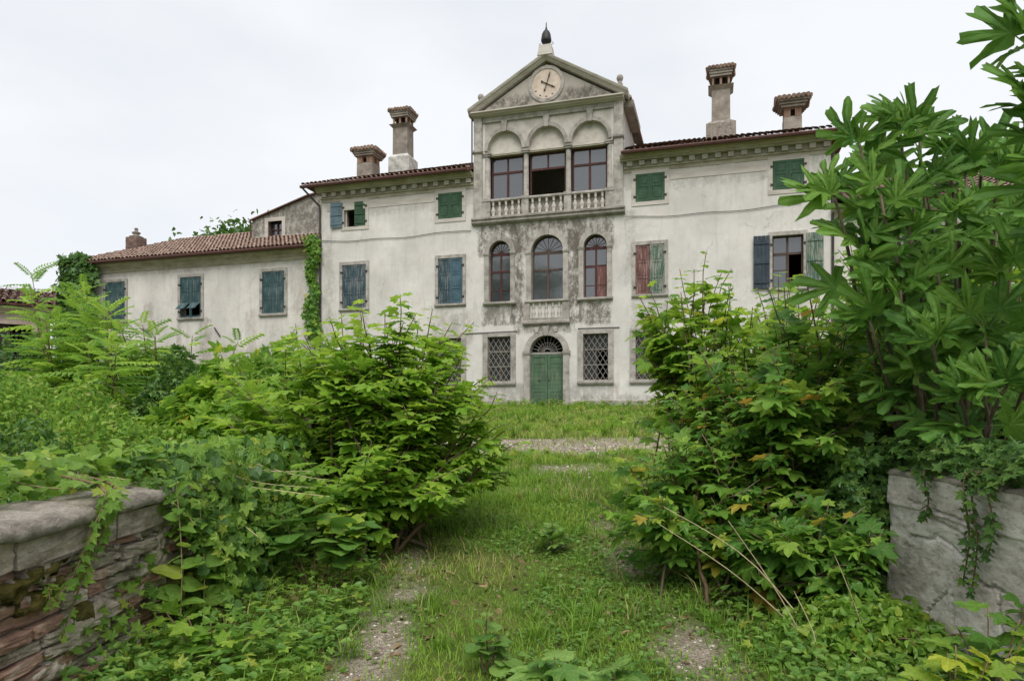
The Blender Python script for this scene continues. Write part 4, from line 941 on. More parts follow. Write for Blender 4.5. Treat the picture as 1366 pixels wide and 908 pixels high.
def shrub(name, label, cat_, base, ells, nshoot, kind, mat, size, spacing, parts, r0=.018, group=None, flat=.5, droop=.25, low=0.0, spread=.35, t0=.30, tilt=.35):
    base = np.asarray(base, float); th = thing(name, label, cat_, tuple(base), 0, group); Ls = []
    tot = sum(w for *_, w in ells)
    for (cx, cy, cz, rx, ry, rz, wgt) in ells:
        for k in range(int(nshoot*wgt/tot)):
            v = rng.normal(0, 1, 3); v /= np.linalg.norm(v); v[2] = abs(v[2]) if rng.random() < .7 else v[2]
            rad = rng.uniform(.72, 1.02)
            e = np.array([cx, cy, cz])+v*[rx, ry, rz]*rad
            s = base+np.append(rng.normal(0, spread, 2), 0); s[:2] += (np.array([cx, cy])-base[:2])*.35; s[2] = gz(s[1])-.02
            if e[2] < s[2]+.25: e[2] = s[2]+.25+rng.random()*.3
            mid = np.array([cx, cy, cz])*.5+s*.3+e*.2+rng.normal(0, .12, 3); mid[2] = max(mid[2], s[2]+.2)
            t = np.linspace(0, 1, 12)[:, None]; c = s*(1-t)**2+2*mid*t*(1-t)+e*t*t; c = c+rng.normal(0, .012, c.shape)
            Ls.append(shoot_leaves(c, spacing, t0, size, flat, droop, 1, tilt, out=norm(v[None])*1.0))
            MB().tube((c-base).tolist(), np.linspace(r0*rng.uniform(.7, 1.2), .004, 12).tolist(), 5).build('branch', M['twig'] if rng.random() < .6 else M['bark'], th, True, fix=False)
            # one or two side twigs
            for q in range(2):
                tt = rng.uniform(.4, .8); p_, d_ = interp(c, np.array([tt])); e2 = p_[0]+norm(d_[0]+rng.normal(0, .8, 3)*[1, 1, .5]+v*.5)*rng.uniform(.3, .6)*min(1, rx)
                if e2[2] < gz(e2[1])+.08: continue
                c2 = shoot(p_[0], e2, .03, 6, .02); Ls.append(shoot_leaves(c2, spacing, .15, size*.9, flat, droop, 1, tilt, out=norm(v[None])))
                MB().tube((c2-base).tolist(), np.linspace(.006, .003, 6).tolist(), 4).build('twig', M['twig'], th, True, fix=False)
    leaves(th, kind, mat, *cat(Ls), parts=parts, base=base)
    return th

def patch_leaves(th, kind, mat, P, Nn, size, parts=0, base=(0, 0, 0), tilt=.45, hang=.6):
    """climber cover: blades lying on a surface with normals Nn, tips hanging"""
    n = len(P); D = rng.normal(0, .6, (n, 3)); D[:, 2] -= hang
    D = D-(D*Nn).sum(1, keepdims=True)*Nn*.75
    leaves(th, kind, mat, P, D, Nn+rng.normal(0, tilt, (n, 3)), size*rng.uniform(.55, 1.2, n), rng.random(n)*.97, parts, base)

# ------------------------------------------------------------------ the two big shrubs beside the drive
shrub('mulberry_shrub', 'big bright green lobed leaf shrub left of the grassy drive', 'shrub', (-1.75, 6.6, gz(6.6)),
      [(-1.15, 6.7, 1.72, 1.05, 1.0, 1.2, 2.8), (-.70, 6.4, 1.30, .80, .9, .75, 1.9), (-2.15, 6.9, 1.55, .95, .9, .95, 1.5), (-1.05, 5.9, .85, .9, .8, .55, 1.1)], 118, 'mul', M['leaf_mul'], .225, .044, 290, .02, flat=.3, droop=.1, t0=.34, tilt=.24)
shrub('mulberry_shrub', 'big dark green lobed leaf shrub with some orange leaves, right of the drive', 'shrub', (1.95, 5.3, gz(5.3)),
      [(2.0, 5.5, 1.25, .95, .9, 1.15, 2.6), (1.26, 5.1, .85, .66, .7, .72, 2.0), (2.3, 5.2, 1.75, .85, .7, 1.05, 1.6), (1.9, 4.35, .62, .52, .45, .52, 1.5), (2.5, 6.2, 1.6, .9, .8, 1.1, 1.2)], 126, 'mul', M['leaf_right'], .20, .046, 290, .016, flat=.45, droop=.22, t0=.28)
shrub('slender_shrub', 'thin airy shrub with few leaves in front of the right facade', 'shrub', (2.05, 6.9, gz(6.9)),
      [(1.9, 6.9, 2.35, .75, .6, .9, 1)], 32, 'mul', M['leaf_mul'], .22, .075, 150, .012, flat=.6, droop=.35, t0=.4)
shrub('mulberry_shrub', 'bright yellow green shrub standing behind the dark right shrub, below the open window', 'shrub', (3.3, 7.8, gz(7.8)),
      [(3.2, 7.8, 2.1, 1.3, .9, 1.15, 1)], 60, 'mul', M['leaf_mul'], .20, .055, 200, .016, flat=.4, droop=.15, t0=.34)
# ------------------------------------------------------------------ fig trees
def fig(label, base, tips, parts, size=.42, rad=.03, back=None):
    base = np.asarray(base, float); th = thing('fig_tree', label, 'fig tree', tuple(base)); Ls = []
    for (e, nl) in tips:
        e = np.asarray(e, float); mid = base*.45+e*.55; mid[2] = base[2]+(e[2]-base[2])*.42; mid[:2] += rng.normal(0, .12, 2)
        t = np.linspace(0, 1, 14)[:, None]; c = base*(1-t)**2+2*mid*t*(1-t)+e*t*t+rng.normal(0, .008, (14, 3))
        MB().tube((c-base).tolist(), np.linspace(rad, .009, 14).tolist(), 7).build('branch', M['bark'], th, True, fix=False)
        p, D, N, S, T = shoot_leaves(c, .95/nl, .6, size, .8, .0, 1, .3, .2, .7)
        N = np.tile([-.15, -.55, .75], (len(p), 1))+rng.normal(0, .38, (len(p), 3))
        m_ = nl; ph = np.arange(m_)*2.4+rng.uniform(0, 6); tip = norm((c[-1]-c[-3])[None])[0]
        D2 = np.stack([np.cos(ph)*1.1, np.sin(ph)*.6, .35+.5*rng.random(m_)], 1)+tip*.5; N2 = np.tile([-.1, -.75, .5], (m_, 1))+rng.normal(0, .35, (m_, 3))
        Ls.append((p, D, N, S, T)); Ls.append((np.tile(c[-1], (m_, 1))-tip*rng.uniform(0, .14, (m_, 1)), D2, N2, size*rng.uniform(.55, 1.2, m_), rng.random(m_)*.95))
    leaves(th, 'fig', M['leaf_fig'], *cat(Ls), parts=parts, base=base); return th
E3 = []
def px(x, y, d): return ((x-683)/910*d, d, 1.6+(550-y)/910*d)
tips = [px(1198, 158, 4.6), px(1226, 165, 4.7), px(1146, 190, 4.6), px(1112, 250, 4.5), px(1262, 205, 5.0), px(1310, 215, 5.1), px(1180, 225, 5.0), px(1175, 262, 4.4), px(1235, 245, 4.8), px(1292, 225, 4.9), px(1335, 225, 4.9), px(1210, 300, 4.5), px(1275, 290, 4.7),
        px(1150, 325, 4.5), px(1200, 380, 4.3), px(1255, 365, 4.4), px(1330, 300, 4.8), px(1350, 360, 4.3), px(1310, 430, 4.1), px(1240, 450, 4.0), px(1275, 515, 3.9), px(1345, 505, 3.8), px(1375, 280, 5.0), px(1390, 440, 4.2), px(1160, 430, 4.4),
        px(1180, 235, 5.4), px(1210, 290, 5.8), px(1290, 340, 5.8), px(1270, 420, 5.6), px(1340, 440, 5.6), px(1370, 530, 4.8), px(1160, 290, 5.2), px(1300, 270, 5.6), px(1350, 320, 5.4), px(1225, 500, 4.4)]
fig('fig tree with long fingered leaves rising behind the right garden wall', (3.35, 5.2, gz(5.2)), [(t, 5) for t in tips], 290, .345, .024)
fig('leafy fig branch reaching in from the upper right corner', (3.6, 3.3, gz(3.3)), [(px(1378, 45, 3.6), 4), (px(1380, 115, 3.6), 4), (px(1385, 175, 3.7), 4), (px(1440, 140, 3.5), 4), (px(1410, 240, 3.7), 4), (px(1395, -10, 3.6), 4)], 60, .36, .022)
shrub('mulberry_shrub', 'fine leaved shrub filling in behind the fig tree at the right edge', 'shrub', (4.4, 6.6, gz(6.6)),
      [(3.9, 6.6, 2.35, 1.0, .8, 1.4, 1.8), (5.0, 6.6, 2.35, 1.1, .8, 1.4, 1.4), (3.5, 5.9, 1.7, .8, .7, 1.1, 1)], 170, 'mul', M['leaf_mul'], .16, .046, 120, .016, flat=.5, droop=.2, t0=.3)
# ------------------------------------------------------------------ climbers, brambles, saplings on the left
def mound(label, cx, cy, top, rx, ry, n, kind, mat, size, name='bramble', cat_='bramble', group='overgrown bushes beyond the left wall', parts=0, sprays=10, seed=1):
    g0 = float(gz(cy)); base = (cx, cy, g0); th = thing(name, label, cat_, base, 0, group)
    u = rng.random(n); ang = rng.uniform(0, 2*np.pi, n); r = np.sqrt(u)
    x = cx+rx*r*np.cos(ang); y = cy+ry*r*np.sin(ang)
    h = (top-g0)*np.clip(1-r**2.6, 0, 1)*(.62+.55*vnoise(x, y, .55, 40+seed)); z = g0+h*(1-.55*rng.random(n)**2.2)+rng.normal(0, .03, n)
    Nn = np.stack([np.cos(ang)*r*1.2, np.sin(ang)*r*1.2, np.full(n, .9)], 1)+rng.normal(0, .45, (n, 3)); Nn = norm(Nn)
    D = rng.normal(0, 1, (n, 3))+Nn*.3; D[:, 2] -= .3
    leaves(th, kind, mat, np.stack([x, y, z], 1), D, Nn, size*rng.uniform(.5, 1.25, n), rng.random(n), parts, base)
    for k in range(sprays):
        a = rng.uniform(0, 6.28); rr = rng.uniform(.2, .9); p0 = np.array([cx+rx*rr*math.cos(a), cy+ry*rr*math.sin(a), g0+(top-g0)*.35]); d = norm(np.array([[math.cos(a)+rng.normal(0, .4), math.sin(a)-.4, 1.3]]))[0]
        ln = rng.uniform(.5, 1.0)*(top-g0); t = np.linspace(0, 1, 9)[:, None]; c = p0+d*ln*t+np.array([0, 0, -.5*ln])*t**2.4
        MB().tube((c-base).tolist(), np.linspace(.008, .003, 9).tolist(), 4).build('stem', M['twig'], th, True, fix=False)
        sl_ = shoot_leaves(c, size*.45, .25, size*1.05, .6, .2)
        leaves(th, kind, M['leaf_bram'] if k % 3 == 0 else mat, *sl_, parts=0, base=base, sname='spray_foliage')
    return th
mounds = [
 ('low tangle of vine leaves just behind the near garden wall', -3.0, 4.2, 1.30, 1.05, 1.6, 3600, 'ivy', M['leaf_vine'], .07),
 ('dark bramble bush at the left edge above the wall', -4.6, 5.6, 1.62, 1.3, 1.2, 5200, 'ovs', M['leaf_ivy'], .075),
 ('pale bramble bush with dry stems in the middle of the thicket', -4.1, 7.4, 1.85, 1.5, 1.3, 12000, 'ovs', M['leaf_bram'], .062),
 ('yellow green bush touching the left mulberry shrub', -3.2, 8.2, 2.15, 1.35, 1.3, 2800, 'mul', M['leaf_mul'], .2),
 ('ivy smothered stump below the wing windows', -4.9, 10.2, 2.55, 1.0, .8, 4200, 'ivs', M['leaf_ivy'], .10),
 ('wide bramble bank at the far left edge', -7.4, 9.4, 2.45, 2.1, 1.7, 15000, 'ovs', M['leaf_bram'], .07),
 ('feathery bush under the tall saplings', -6.6, 12.8, 2.9, 2.5, 1.6, 8000, 'ovs', M['leaf_pin'], .11),
 ('light green bush right under the wing, beside the ivy stump', -4.0, 13.0, 2.75, 2.2, 1.6, 3200, 'mul', M['leaf_mul'], .24),
 ('leafy bank right of the ivy stump, under the wing wall', -3.6, 10.4, 2.4, 1.2, 1.2, 3000, 'mul', M['leaf_vine'], .16),
 ('dark undergrowth at the far left behind the bramble bank', -10.5, 13.5, 3.3, 2.6, 1.8, 6500, 'ovs', M['leaf_tree'], .13),
]
for i, q in enumerate(mounds): mound(*q, seed=i, parts=(160 if i in (0, 3) else 0))
# trailing vine on and over the left wall
def strand(th, c, size, kind, mat, base, pair=True, sp=.045, r=.005, parts=60, flat=.8, droop=.3):
    c = np.asarray(c, float); ln = np.linalg.norm(np.diff(c, axis=0), axis=1).sum(); n = int(ln/sp); t = np.linspace(.02, .995, n); p, tan = interp(c, t)
    MB().tube((c-base).tolist(), np.linspace(r, r*.5, len(c)).tolist(), 5).build('vine_stem', M['straw'] if r < .006 else M['twig'], th, True, fix=False)
    sd = np.where(np.arange(n) % 2, 1, -1)[:, None]; s_ = np.cross(tan, np.tile([0., 0, 1], (n, 1))); s_ = norm(s_+1e-6)
    D = s_*sd+tan*.5+rng.normal(0, .25, (n, 3)); D[:, 2] -= droop
    N = np.tile([-.0, -.5, .9], (n, 1))+rng.normal(0, .35, (n, 3)); S = size*rng.uniform(.7, 1.2, n)*(1-.45*t)
    leaves(th, kind, mat, p, D, N, S, np.clip(.25+.5*t+rng.uniform(-.2, .2, n), 0, .97), parts, base)
def curve(*pts, n=16):
    pts = np.array(pts, float); k = len(pts); t = np.linspace(0, k-1, n); i = np.clip(t.astype(int), 0, k-2); f = (t-i)[:, None]
    p0 = pts[np.clip(i-1, 0, k-1)]; p1 = pts[i]; p2 = pts[i+1]; p3 = pts[np.clip(i+2, 0, k-1)]
    return .5*((2*p1)+(-p0+p2)*f+(2*p0-5*p1+4*p2-p3)*f*f+(-p0+3*p1-3*p2+p3)*f**3)
WX = -2.2                                   # face of the left wall
VB = np.array([-2.3, 4.8, 0.2]); vine = thing('trailing_vine', 'trailing vine with paired leaves spilling over the end of the left wall', 'climbing plant', tuple(VB))
for pts in ([px(205, 600, 5.4), px(290, 640, 5.0), px(380, 655, 4.8), px(440, 662, 4.7)], [px(260, 590, 5.6), px(340, 625, 5.2), px(415, 628, 5.0)], [px(215, 620, 5.0), px(280, 665, 4.7), px(350, 720, 4.5)],
            [px(240, 600, 5.2), px(330, 640, 5.0), px(420, 650, 4.9)], [px(190, 640, 4.3), px(225, 665, 4.2), px(262, 700, 4.15)], [px(150, 610, 4.8), px(200, 630, 4.6), px(240, 645, 4.4)],
            [px(300, 605, 5.6), px(380, 630, 5.3), px(436, 640, 5.2)], [px(60, 610, 4.4), px(110, 628, 4.1), px(170, 640, 4.1)], [px(10, 640, 3.7), px(60, 650, 3.6), px(130, 652, 3.8)]):
    strand(vine, curve(*pts), .085, 'round', M['leaf_vine'], VB, parts=32)
for (y0, z1) in ((3.52, .55), (3.62, .38)):
    strand(vine, curve((WX-.2, y0+.12, 1.26), (WX+.1, y0, 1.2), (WX+.07, y0-.06, 1.0), (WX+.06, y0-.2, .8), (WX+.06, y0-.38, z1+.15)), .10, 'ivy', M['leaf_vine'], VB, parts=40, sp=.03, r=.008)
n = 1500; yy = rng.uniform(4.25, 6.5, n); zz = rng.uniform(0.2, 1.25, n); zz = np.where(rng.random(n) < .5, zz, .2+(zz-.2)*.6); P = np.stack([WX+.10+rng.uniform(-.05, .22, n)+(1.25-zz)*.18, yy, zz+.03*yy], 1)
patch_leaves(vine, 'ivy', M['leaf_vine'], P[:900], np.tile([.75, -.35, .5], (900, 1)), .10, 110, VB); patch_leaves(vine, 'round', M['leaf_ivy'], P[900:], np.tile([.75, -.35, .5], (600, 1)), .085, 60, VB)
n = 900; yy = rng.uniform(2.4, 6.5, n); P = np.stack([rng.uniform(-2.75, -2.22, n), yy, 1.22+rng.uniform(-.02, .16, n)], 1); P = P[(P[:, 1] > 4.2) | (P[:, 0] < -2.42)]
patch_leaves(vine, 'round', M['leaf_vine'], P, np.tile([.1, -.1, 1.], (len(P), 1)), .085, 60, VB)
n = 1500; t = rng.random(n); yy = 4.15+2.3*t; hh = rng.random(n)**.8; P = np.stack([WX-.25+hh*(.55+.5*t)+rng.normal(0, .05, n), yy, 1.33-hh**1.5*(.55+.35*t)+rng.normal(0, .05, n)], 1)
patch_leaves(vine, 'mul', M['leaf_vine'], P[:800], np.tile([.55, -.35, .8], (800, 1)), .08, 60, VB); patch_leaves(vine, 'ivy', M['leaf_ivy'], P[800:], np.tile([.55, -.35, .8], (700, 1)), .075, 60, VB)
# upright weed stem with big paired leaves in front of the wall end
us = thing('tall_weed', 'upright weed with paired oval leaves against the left wall end', 'weed', (-2.02, 4.15, 0.2))
for k, (x, y, h) in enumerate(((-2.02, 4.15, .95), (-1.95, 4.3, .8))):
    strand(us, curve((x, y, .25), (x+.02, y-.02, .25+h*.5), (x+.0, y-.05, .25+h)), .19, 'ovate', M['leaf_vine'], np.array([-2.02, 4.15, .2]), sp=.05, parts=40, droop=.35)
# ivy on the right wall
IB = np.array([2.5, 4.3, .27]); ivy = thing('ivy', 'dark ivy covering the end and top of the right garden wall', 'climbing plant', tuple(IB))
n = 1300; yy = rng.uniform(4.45, 5.3, n); zz = .1+rng.random(n)*1.2; P = np.stack([2.52+rng.uniform(-.25, .12, n)-(1.25-zz)*.12, yy, zz+.06], 1); patch_leaves(ivy, 'ivy', M['leaf_ivy'], P, np.tile([-.7, -.6, .3], (n, 1)), .10, 150, IB)
n = 1500; yy = rng.uniform(2.9, 4.7, n); P = np.stack([2.40+rng.random(n)**1.1*.85, yy, 1.27+rng.uniform(-.04, .17, n)], 1); patch_leaves(ivy, 'ivy', M['leaf_ivy'], P, np.tile([-.3, -.3, .9], (n, 1)), .085, 90, IB, hang=.2)
for (y0, ln, n_) in ((3.95, .22, 1), (3.60, .50, 2), (3.54, .56, 3), (3.42, .34, 1)):
    strand(ivy, curve((2.6, y0+.05, 1.3), (2.39, y0, 1.26), (2.40, y0-.02, 1.2-ln*.5), (2.40, y0+.03, 1.2-ln)), .085, 'ivy', M['leaf_ivy'], IB, sp=.022, parts=30, r=.007)
# ivy on the villa corners
def wall_ivy(label, u0, u1, z0, z1, n, size, shape, mat, y=-.15):
    th = thing('ivy', label, 'climbing plant', tuple(villa.location), ANG)
    u = rng.uniform(0, 1, n); v = rng.uniform(0, 1, n); w = shape(v); U = (u0+u1)/2+(u-.5)*(u1-u0)*w+.12*np.sin(v*17); Zv = z0+v*(z1-z0)
    P = np.stack([U, y-rng.random(n)*.4*w, Zv], 1); Nn = np.tile([0, -.9, .35], (n, 1))+np.stack([(u-.5)*1.2, np.zeros(n), np.zeros(n)], 1)
    D = rng.normal(0, .6, (n, 3)); D[:, 2] -= .6
    leaves(th, 'ivy', mat, P, D, Nn+rng.normal(0, .4, (n, 3)), size*rng.uniform(.6, 1.2, n), rng.random(n)*.97)
    MB().tube([((u0+u1)/2, y+.05, 0), ((u0+u1)/2+.05, y+.03, z0), ((u0+u1)/2-.05, y+.03, (z0+z1)/2), ((u0+u1)/2, y+.03, z1)], .03, 6).build('vine_stem', M['bark'], th)
wall_ivy('narrow green creeper climbing the downpipe between wing and villa', -11.98, -11.22, 3.2, 8.3, 1300, .22, lambda v: .45+.55*np.abs(np.sin(v*5.2+.4))*np.where(v > .8, .9, 1)-.2*(np.abs(v-.7) < .12), M['leaf_right'])
wall_ivy('dark creeper wrapping the left corner of the wing up to its eaves', -27.3, -24.9, 2.5, 8.2, 2600, .36, lambda v: .75+.35*np.sin(v*3), M['leaf_tree'], -.3)

# ------------------------------------------------------------------ pinnate saplings
def pin_leaf(nl=8, seed=0):
    r_ = random.Random(seed); V = []; F = []; lat = []
    def tri(a, b, c, d): k = len(V); V.extend([a, b, c, d]); lat.extend([0, .7, 0, .7]); F.extend([(k, k+1, k+2), (k, k+2, k+3)])
    dz = lambda y: -.28*y*y
    for j in range(nl):
        y = .14+.8*j/(nl-1); l = .24*(1-.45*abs(j/(nl-1)-.4)); 
        for s in (-1, 1):
            w = .055; dy = .10; z = dz(y)
            a = (0, y, z); t = (s*l, y+dy, z-.05-r_.uniform(0, .06)); m1_ = (s*l*.45, y+dy*.45-w, z-.01); m2_ = (s*l*.45, y+dy*.45+w, z-.02)
            tri(a, m1_, t, m2_)
    tri((0, .92, dz(.92)), (-.04, 1.0, dz(1)), (0, 1.14, dz(1.14)), (.04, 1.0, dz(1)))
    for j in range(5):
        y0, y1 = j/5, (j+1)/5; tri((-.008, y0, dz(y0)), (.008, y0, dz(y0)), (.006, y1, dz(y1)), (-.006, y1, dz(y1)))
    return np.array(V, float), np.array(F, int), np.array(lat, float)
TPL['pin'] = [pin_leaf(8, k) for k in range(4)]
def sapling(label, x, y, top, nst, group='feathery saplings in front of the left wing', size=.62, lean=.35, parts=0):
    g0 = float(gz(y)); base = np.array([x, y, g0]); th = thing('sapling', label, 'sapling', tuple(base), 0, group); Ls = []
    for k in range(nst):
        e = np.array([x+rng.normal(0, lean), y+rng.normal(0, lean), top-abs(rng.normal(0, .35))*(k > 0)]); s = base+np.append(rng.normal(0, .1, 2), 0)
        c = shoot(s, e, 0, 10, .03)
        MB().tube((c-base).tolist(), np.linspace(.022, .006, 10).tolist(), 5).build('stem', M['twig'], th, True, fix=False)
        ln = top-g0; n = int(ln*12); t = np.linspace(.25, 1, n); p, tan = interp(c, np.clip(t, 0, .999)); ph = np.arange(n)*2.4+rng.uniform(0, 6)
        D = np.stack([np.cos(ph), np.sin(ph), .45-.3*rng.random(n)], 1); D[t > .93, 2] += .7
        N = np.tile([0, 0, 1.], (n, 1))+rng.normal(0, .15, (n, 3)); S = size*rng.uniform(.75, 1.15, n)*(1-.35*np.clip((t-.75)/.25, 0, 1))
        Ls.append((p, D, N, S, rng.random(n)*.9))
    leaves(th, 'pin', M['leaf_pin'], *cat(Ls), parts=parts, base=base, pname='compound_leaf')
for lb, xx, yy_, tp, nn in (('tallest feathery sapling near the left edge against the sky', -9.0, 13.4, 4.35, 3), ('mid height feathery sapling in the middle of the sapling clump', -7.9, 12.2, 3.2, 5), ('low feathery sapling behind the bramble bank at the far left', -9.9, 12.4, 2.6, 4), ('feathery sapling cut off by the left frame edge', -11.2, 13.6, 4.1, 3), ('feathery sapling beside the dark creeper on the wing corner', -8.3, 13.0, 3.8, 4),
        ('bright feathery sapling before the leftmost wing window', -7.4, 12.6, 3.6, 4), ('bright feathery sapling right of the leftmost wing window', -6.2, 12.2, 3.15, 4), ('short feathery sapling right in front of the bare wing wall', -5.6, 12.0, 2.95, 3), ('feathery sapling left of the outbuilding window', -9.6, 11.2, 2.5, 3), ('low feathery sapling standing in front of the others', -6.5, 10.9, 2.7, 4)):
    sapling(lb, xx, yy_, tp, nn, parts=60)
# ------------------------------------------------------------------ foreground plants
def rosette(name, label, cat_, x, y, kind, mat, stems, size, nl, group=None, parts=200):
    g0 = float(gz(y)); base = np.array([x, y, g0]); th = thing(name, label, cat_, tuple(base), 0, group); Ls = []
    for (dx, dy, h) in stems:
        c = shoot(base+[dx*.15, dy*.15, 0], base+[dx, dy, h], .02, 7, .01)
        MB().tube((c-base).tolist(), np.linspace(.006, .003, 7).tolist(), 5).build('stem', M['twig'], th, True, fix=False)
        Ls.append(shoot_leaves(c, max(.02, h*.7/nl), .35, size, .5, .12, 1, .3, .4))
    leaves(th, kind, mat, *cat(Ls), parts=parts, base=base)
rosette('young_plant', 'small broad leaved plant in the grass at the bottom, left of the centre', 'plant', -.13, 3.55, 'round', M['leaf_weed'], [(0, 0, .34), (-.06, -.05, .2), (.07, .02, .22), (.1, -.04, .12)], .12, 8)
rosette('young_plant', 'lobed seedling at the bottom edge, right of the broad leaved plant', 'plant', .20, 3.27, 'mul', M['leaf_weed'], [(0, 0, .22), (.08, .02, .17), (-.08, .03, .2)], .2, 6)
rosette('young_plant', 'pale lobed seedling at the bottom edge under the drive', 'plant', .48, 3.22, 'mul', M['leaf_weed'], [(0, 0, .2), (.09, .0, .15), (-.05, .05, .18)], .2, 6)
rosette('young_plant', 'lone seedling in the middle of the drive', 'plant', .36, 6.0, 'mul', M['leaf_weed'], [(0, 0, .26), (.1, 0, .16), (-.1, .04, .2)], .2, 6)
rosette('lime_plant', 'yellow green lobed plant at the lower right corner', 'plant', 1.85, 2.85, 'mul', M['leaf_lime'], [(0, .05, .40), (.14, .0, .38), (.28, .05, .42), (-.16, .05, .30), (.1, .15, .40), (.36, .1, .45)], .2, 6)
rosette('lime_plant', 'greener lobed plant behind the yellow green one in the lower right', 'plant', 2.2, 3.1, 'mul', M['leaf_right'], [(0, .05, .5), (.12, .0, .46), (-.15, .05, .42), (.2, .1, .52)], .2, 7)
rosette('vine_plant', 'broad leaved vine with yellow leaves at the foot of the left shrub', 'plant', -1.2, 4.95, 'ivy', M['leaf_lime'], [(0, 0, .62), (.12, -.05, .5), (-.12, -.05, .55)], .17, 9)
rosette('vine_plant', 'dark broad leaved vine under the left shrub', 'plant', -1.45, 5.0, 'round', M['leaf_weed'], [(0, 0, .7), (-.2, -.1, .55), (.25, -.15, .45), (-.35, 0, .6), (.4, -.1, .5)], .18, 12)
rosette('vine_plant', 'light green ivy leaved weed at the foot of the left wall', 'plant', -1.62, 3.65, 'ivy', M['leaf_mul'], [(0, 0, .25), (.15, -.08, .2), (-.12, .0, .28), (.3, -.05, .22), (-.3, .1, .3)], .15, 6)
mound('dark ivy heap between the right shrub and the end of the plastered wall', 2.42, 4.95, 1.28, .42, .45, 1900, 'ivy', M['leaf_ivy'], .085, 'ivy', 'climbing plant', None, 110, 0, 61)
mound('dark undergrowth in the shade behind the right wall under the fig', 3.7, 5.5, 1.95, 1.1, .8, 2600, 'mul', M['leaf_ivy'], .15, 'undergrowth', 'bush', None, 0, 4, 62)
mound('low weeds at the foot of the dark right shrub and the plastered wall', 2.0, 3.95, .55, .5, .45, 2200, 'ovs', M['leaf_vine'], .06, 'weed', 'weed', None, 0, 8, 63)
# bent dry stalks leaning out of the right shrub
ds = thing('dry_stalks', 'long bent straw stalks leaning out of the right shrub over the drive', 'dry stalks', (1.7, 3.9, .25))
for a, b_, c_ in (((1.75, 3.9, .25), (1.35, 4.1, .62), (.95, 4.4, .88)), ((1.8, 3.95, .25), (1.45, 4.2, .7), (1.0, 4.5, .98)), ((1.7, 3.8, .2), (1.5, 3.9, .6), (1.3, 4.1, .95)), ((1.95, 3.7, .22), (1.9, 3.75, .5), (1.82, 3.85, .8)), ((1.6, 3.6, .2), (1.62, 3.65, .4), (1.55, 3.75, .62))):
    c = curve(a, b_, c_, n=10)-np.array([1.7, 3.9, .25]); MB().tube(c.tolist(), np.linspace(.004, .002, 10).tolist(), 5).build('stalk', M['straw'], ds)
# ------------------------------------------------------------------ garden walls
gw = thing('garden_wall', 'crumbling brick and stone wall with rounded coping along the left of the drive', 'wall', (WX, 4, 0))
rr = random.Random(11)
core = MB().box(-.42, -.035, -3.2, 2.5, -.3, .93).build('core', M['mortar'], gw)
bmx = core.data; 
def rock(lx, ly, lz, seed, amp=.16):
    r_ = random.Random(seed); bm = bmesh.new(); bmesh.ops.create_cube(bm, size=1)
    bmesh.ops.bevel(bm, geom=list(bm.edges), offset=.07, segments=1, affect='EDGES')
    bmesh.ops.subdivide_edges(bm, edges=[e for e in bm.edges if e.calc_length() > .3], cuts=3, use_grid_fill=True)
    for v in bm.verts: v.co += Vector((r_.uniform(-.04, .04), r_.uniform(-.012, .012), r_.uniform(-.045, .045)))
    for v in bm.verts: v.co = Vector((v.co.x*lx, v.co.y*ly, v.co.z*lz))
    me = bpy.data.meshes.new('brick'); bm.to_mesh(me); bm.free(); return me
rs = [rock(1, 1, 1, k) for k in range(8)]
for k in range(8): rs[k].materials.append(M['wall_brick'] if k < 3 else M['wall_stone'])
z = .0
while z < .86:
    h = rr.uniform(.052, .088); y = -1.55
    while y < .95:
        l = rr.uniform(.18, .46); k = rr.randrange(8)
        if rr.random() < .93:
            o = bpy.data.objects.new('brick', rs[k]); C.objects.link(o); o.parent = gw
            o.matrix_local = Matrix.Translation((-.06+rr.uniform(-.035, .022), y+l/2, z+h/2)) @ Matrix.Rotation(R(rr.uniform(-2, 2)), 4, 'X') @ Matrix.Rotation(R(rr.uniform(-4, 4)), 4, 'Z') @ Matrix.Diagonal((.14, l-.014, h-.012, 1))
        y += l
    z += h
# smeared lime mortar patches: low relief lumps over the courses
def lump_sheet(name, y0, y1, z0, z1, x, mat, par, amp, thr, seed, res=.022):
    ys_ = np.arange(y0, y1, res); zs_ = np.arange(z0, z1, res); Yg, Zg = np.meshgrid(ys_, zs_)
    f = .46*vnoise(Yg*.6, Zg*2.2, .2, seed)+.32*vnoise(Yg*.7, Zg*1.5, .075, seed+1)+.22*vnoise(Yg, Zg*1.2, .03, seed+2)
    Xg = x+np.clip((f-thr)*6, -1, 1)*amp; Xg = np.where(f < thr-.06, x-.12, Xg)
    nz_, ny_ = Yg.shape; ix = np.arange(nz_*ny_).reshape(nz_, ny_); F = np.stack([ix[:-1, :-1], ix[:-1, 1:], ix[1:, 1:], ix[1:, :-1]], -1).reshape(-1, 4)
    o = link(name, raw_mesh(name, np.stack([Xg, Yg, Zg], -1).reshape(-1, 3), F, mat), par); return o
lump_sheet('plaster', -1.5, 1.6, .0, .93, .012, M['wall_stone'], gw, .014, .59, 60, .011)
lump_sheet('moss', -1.35, -.45, .45, .90, .026, M['moss'], gw, .02, .66, 71)
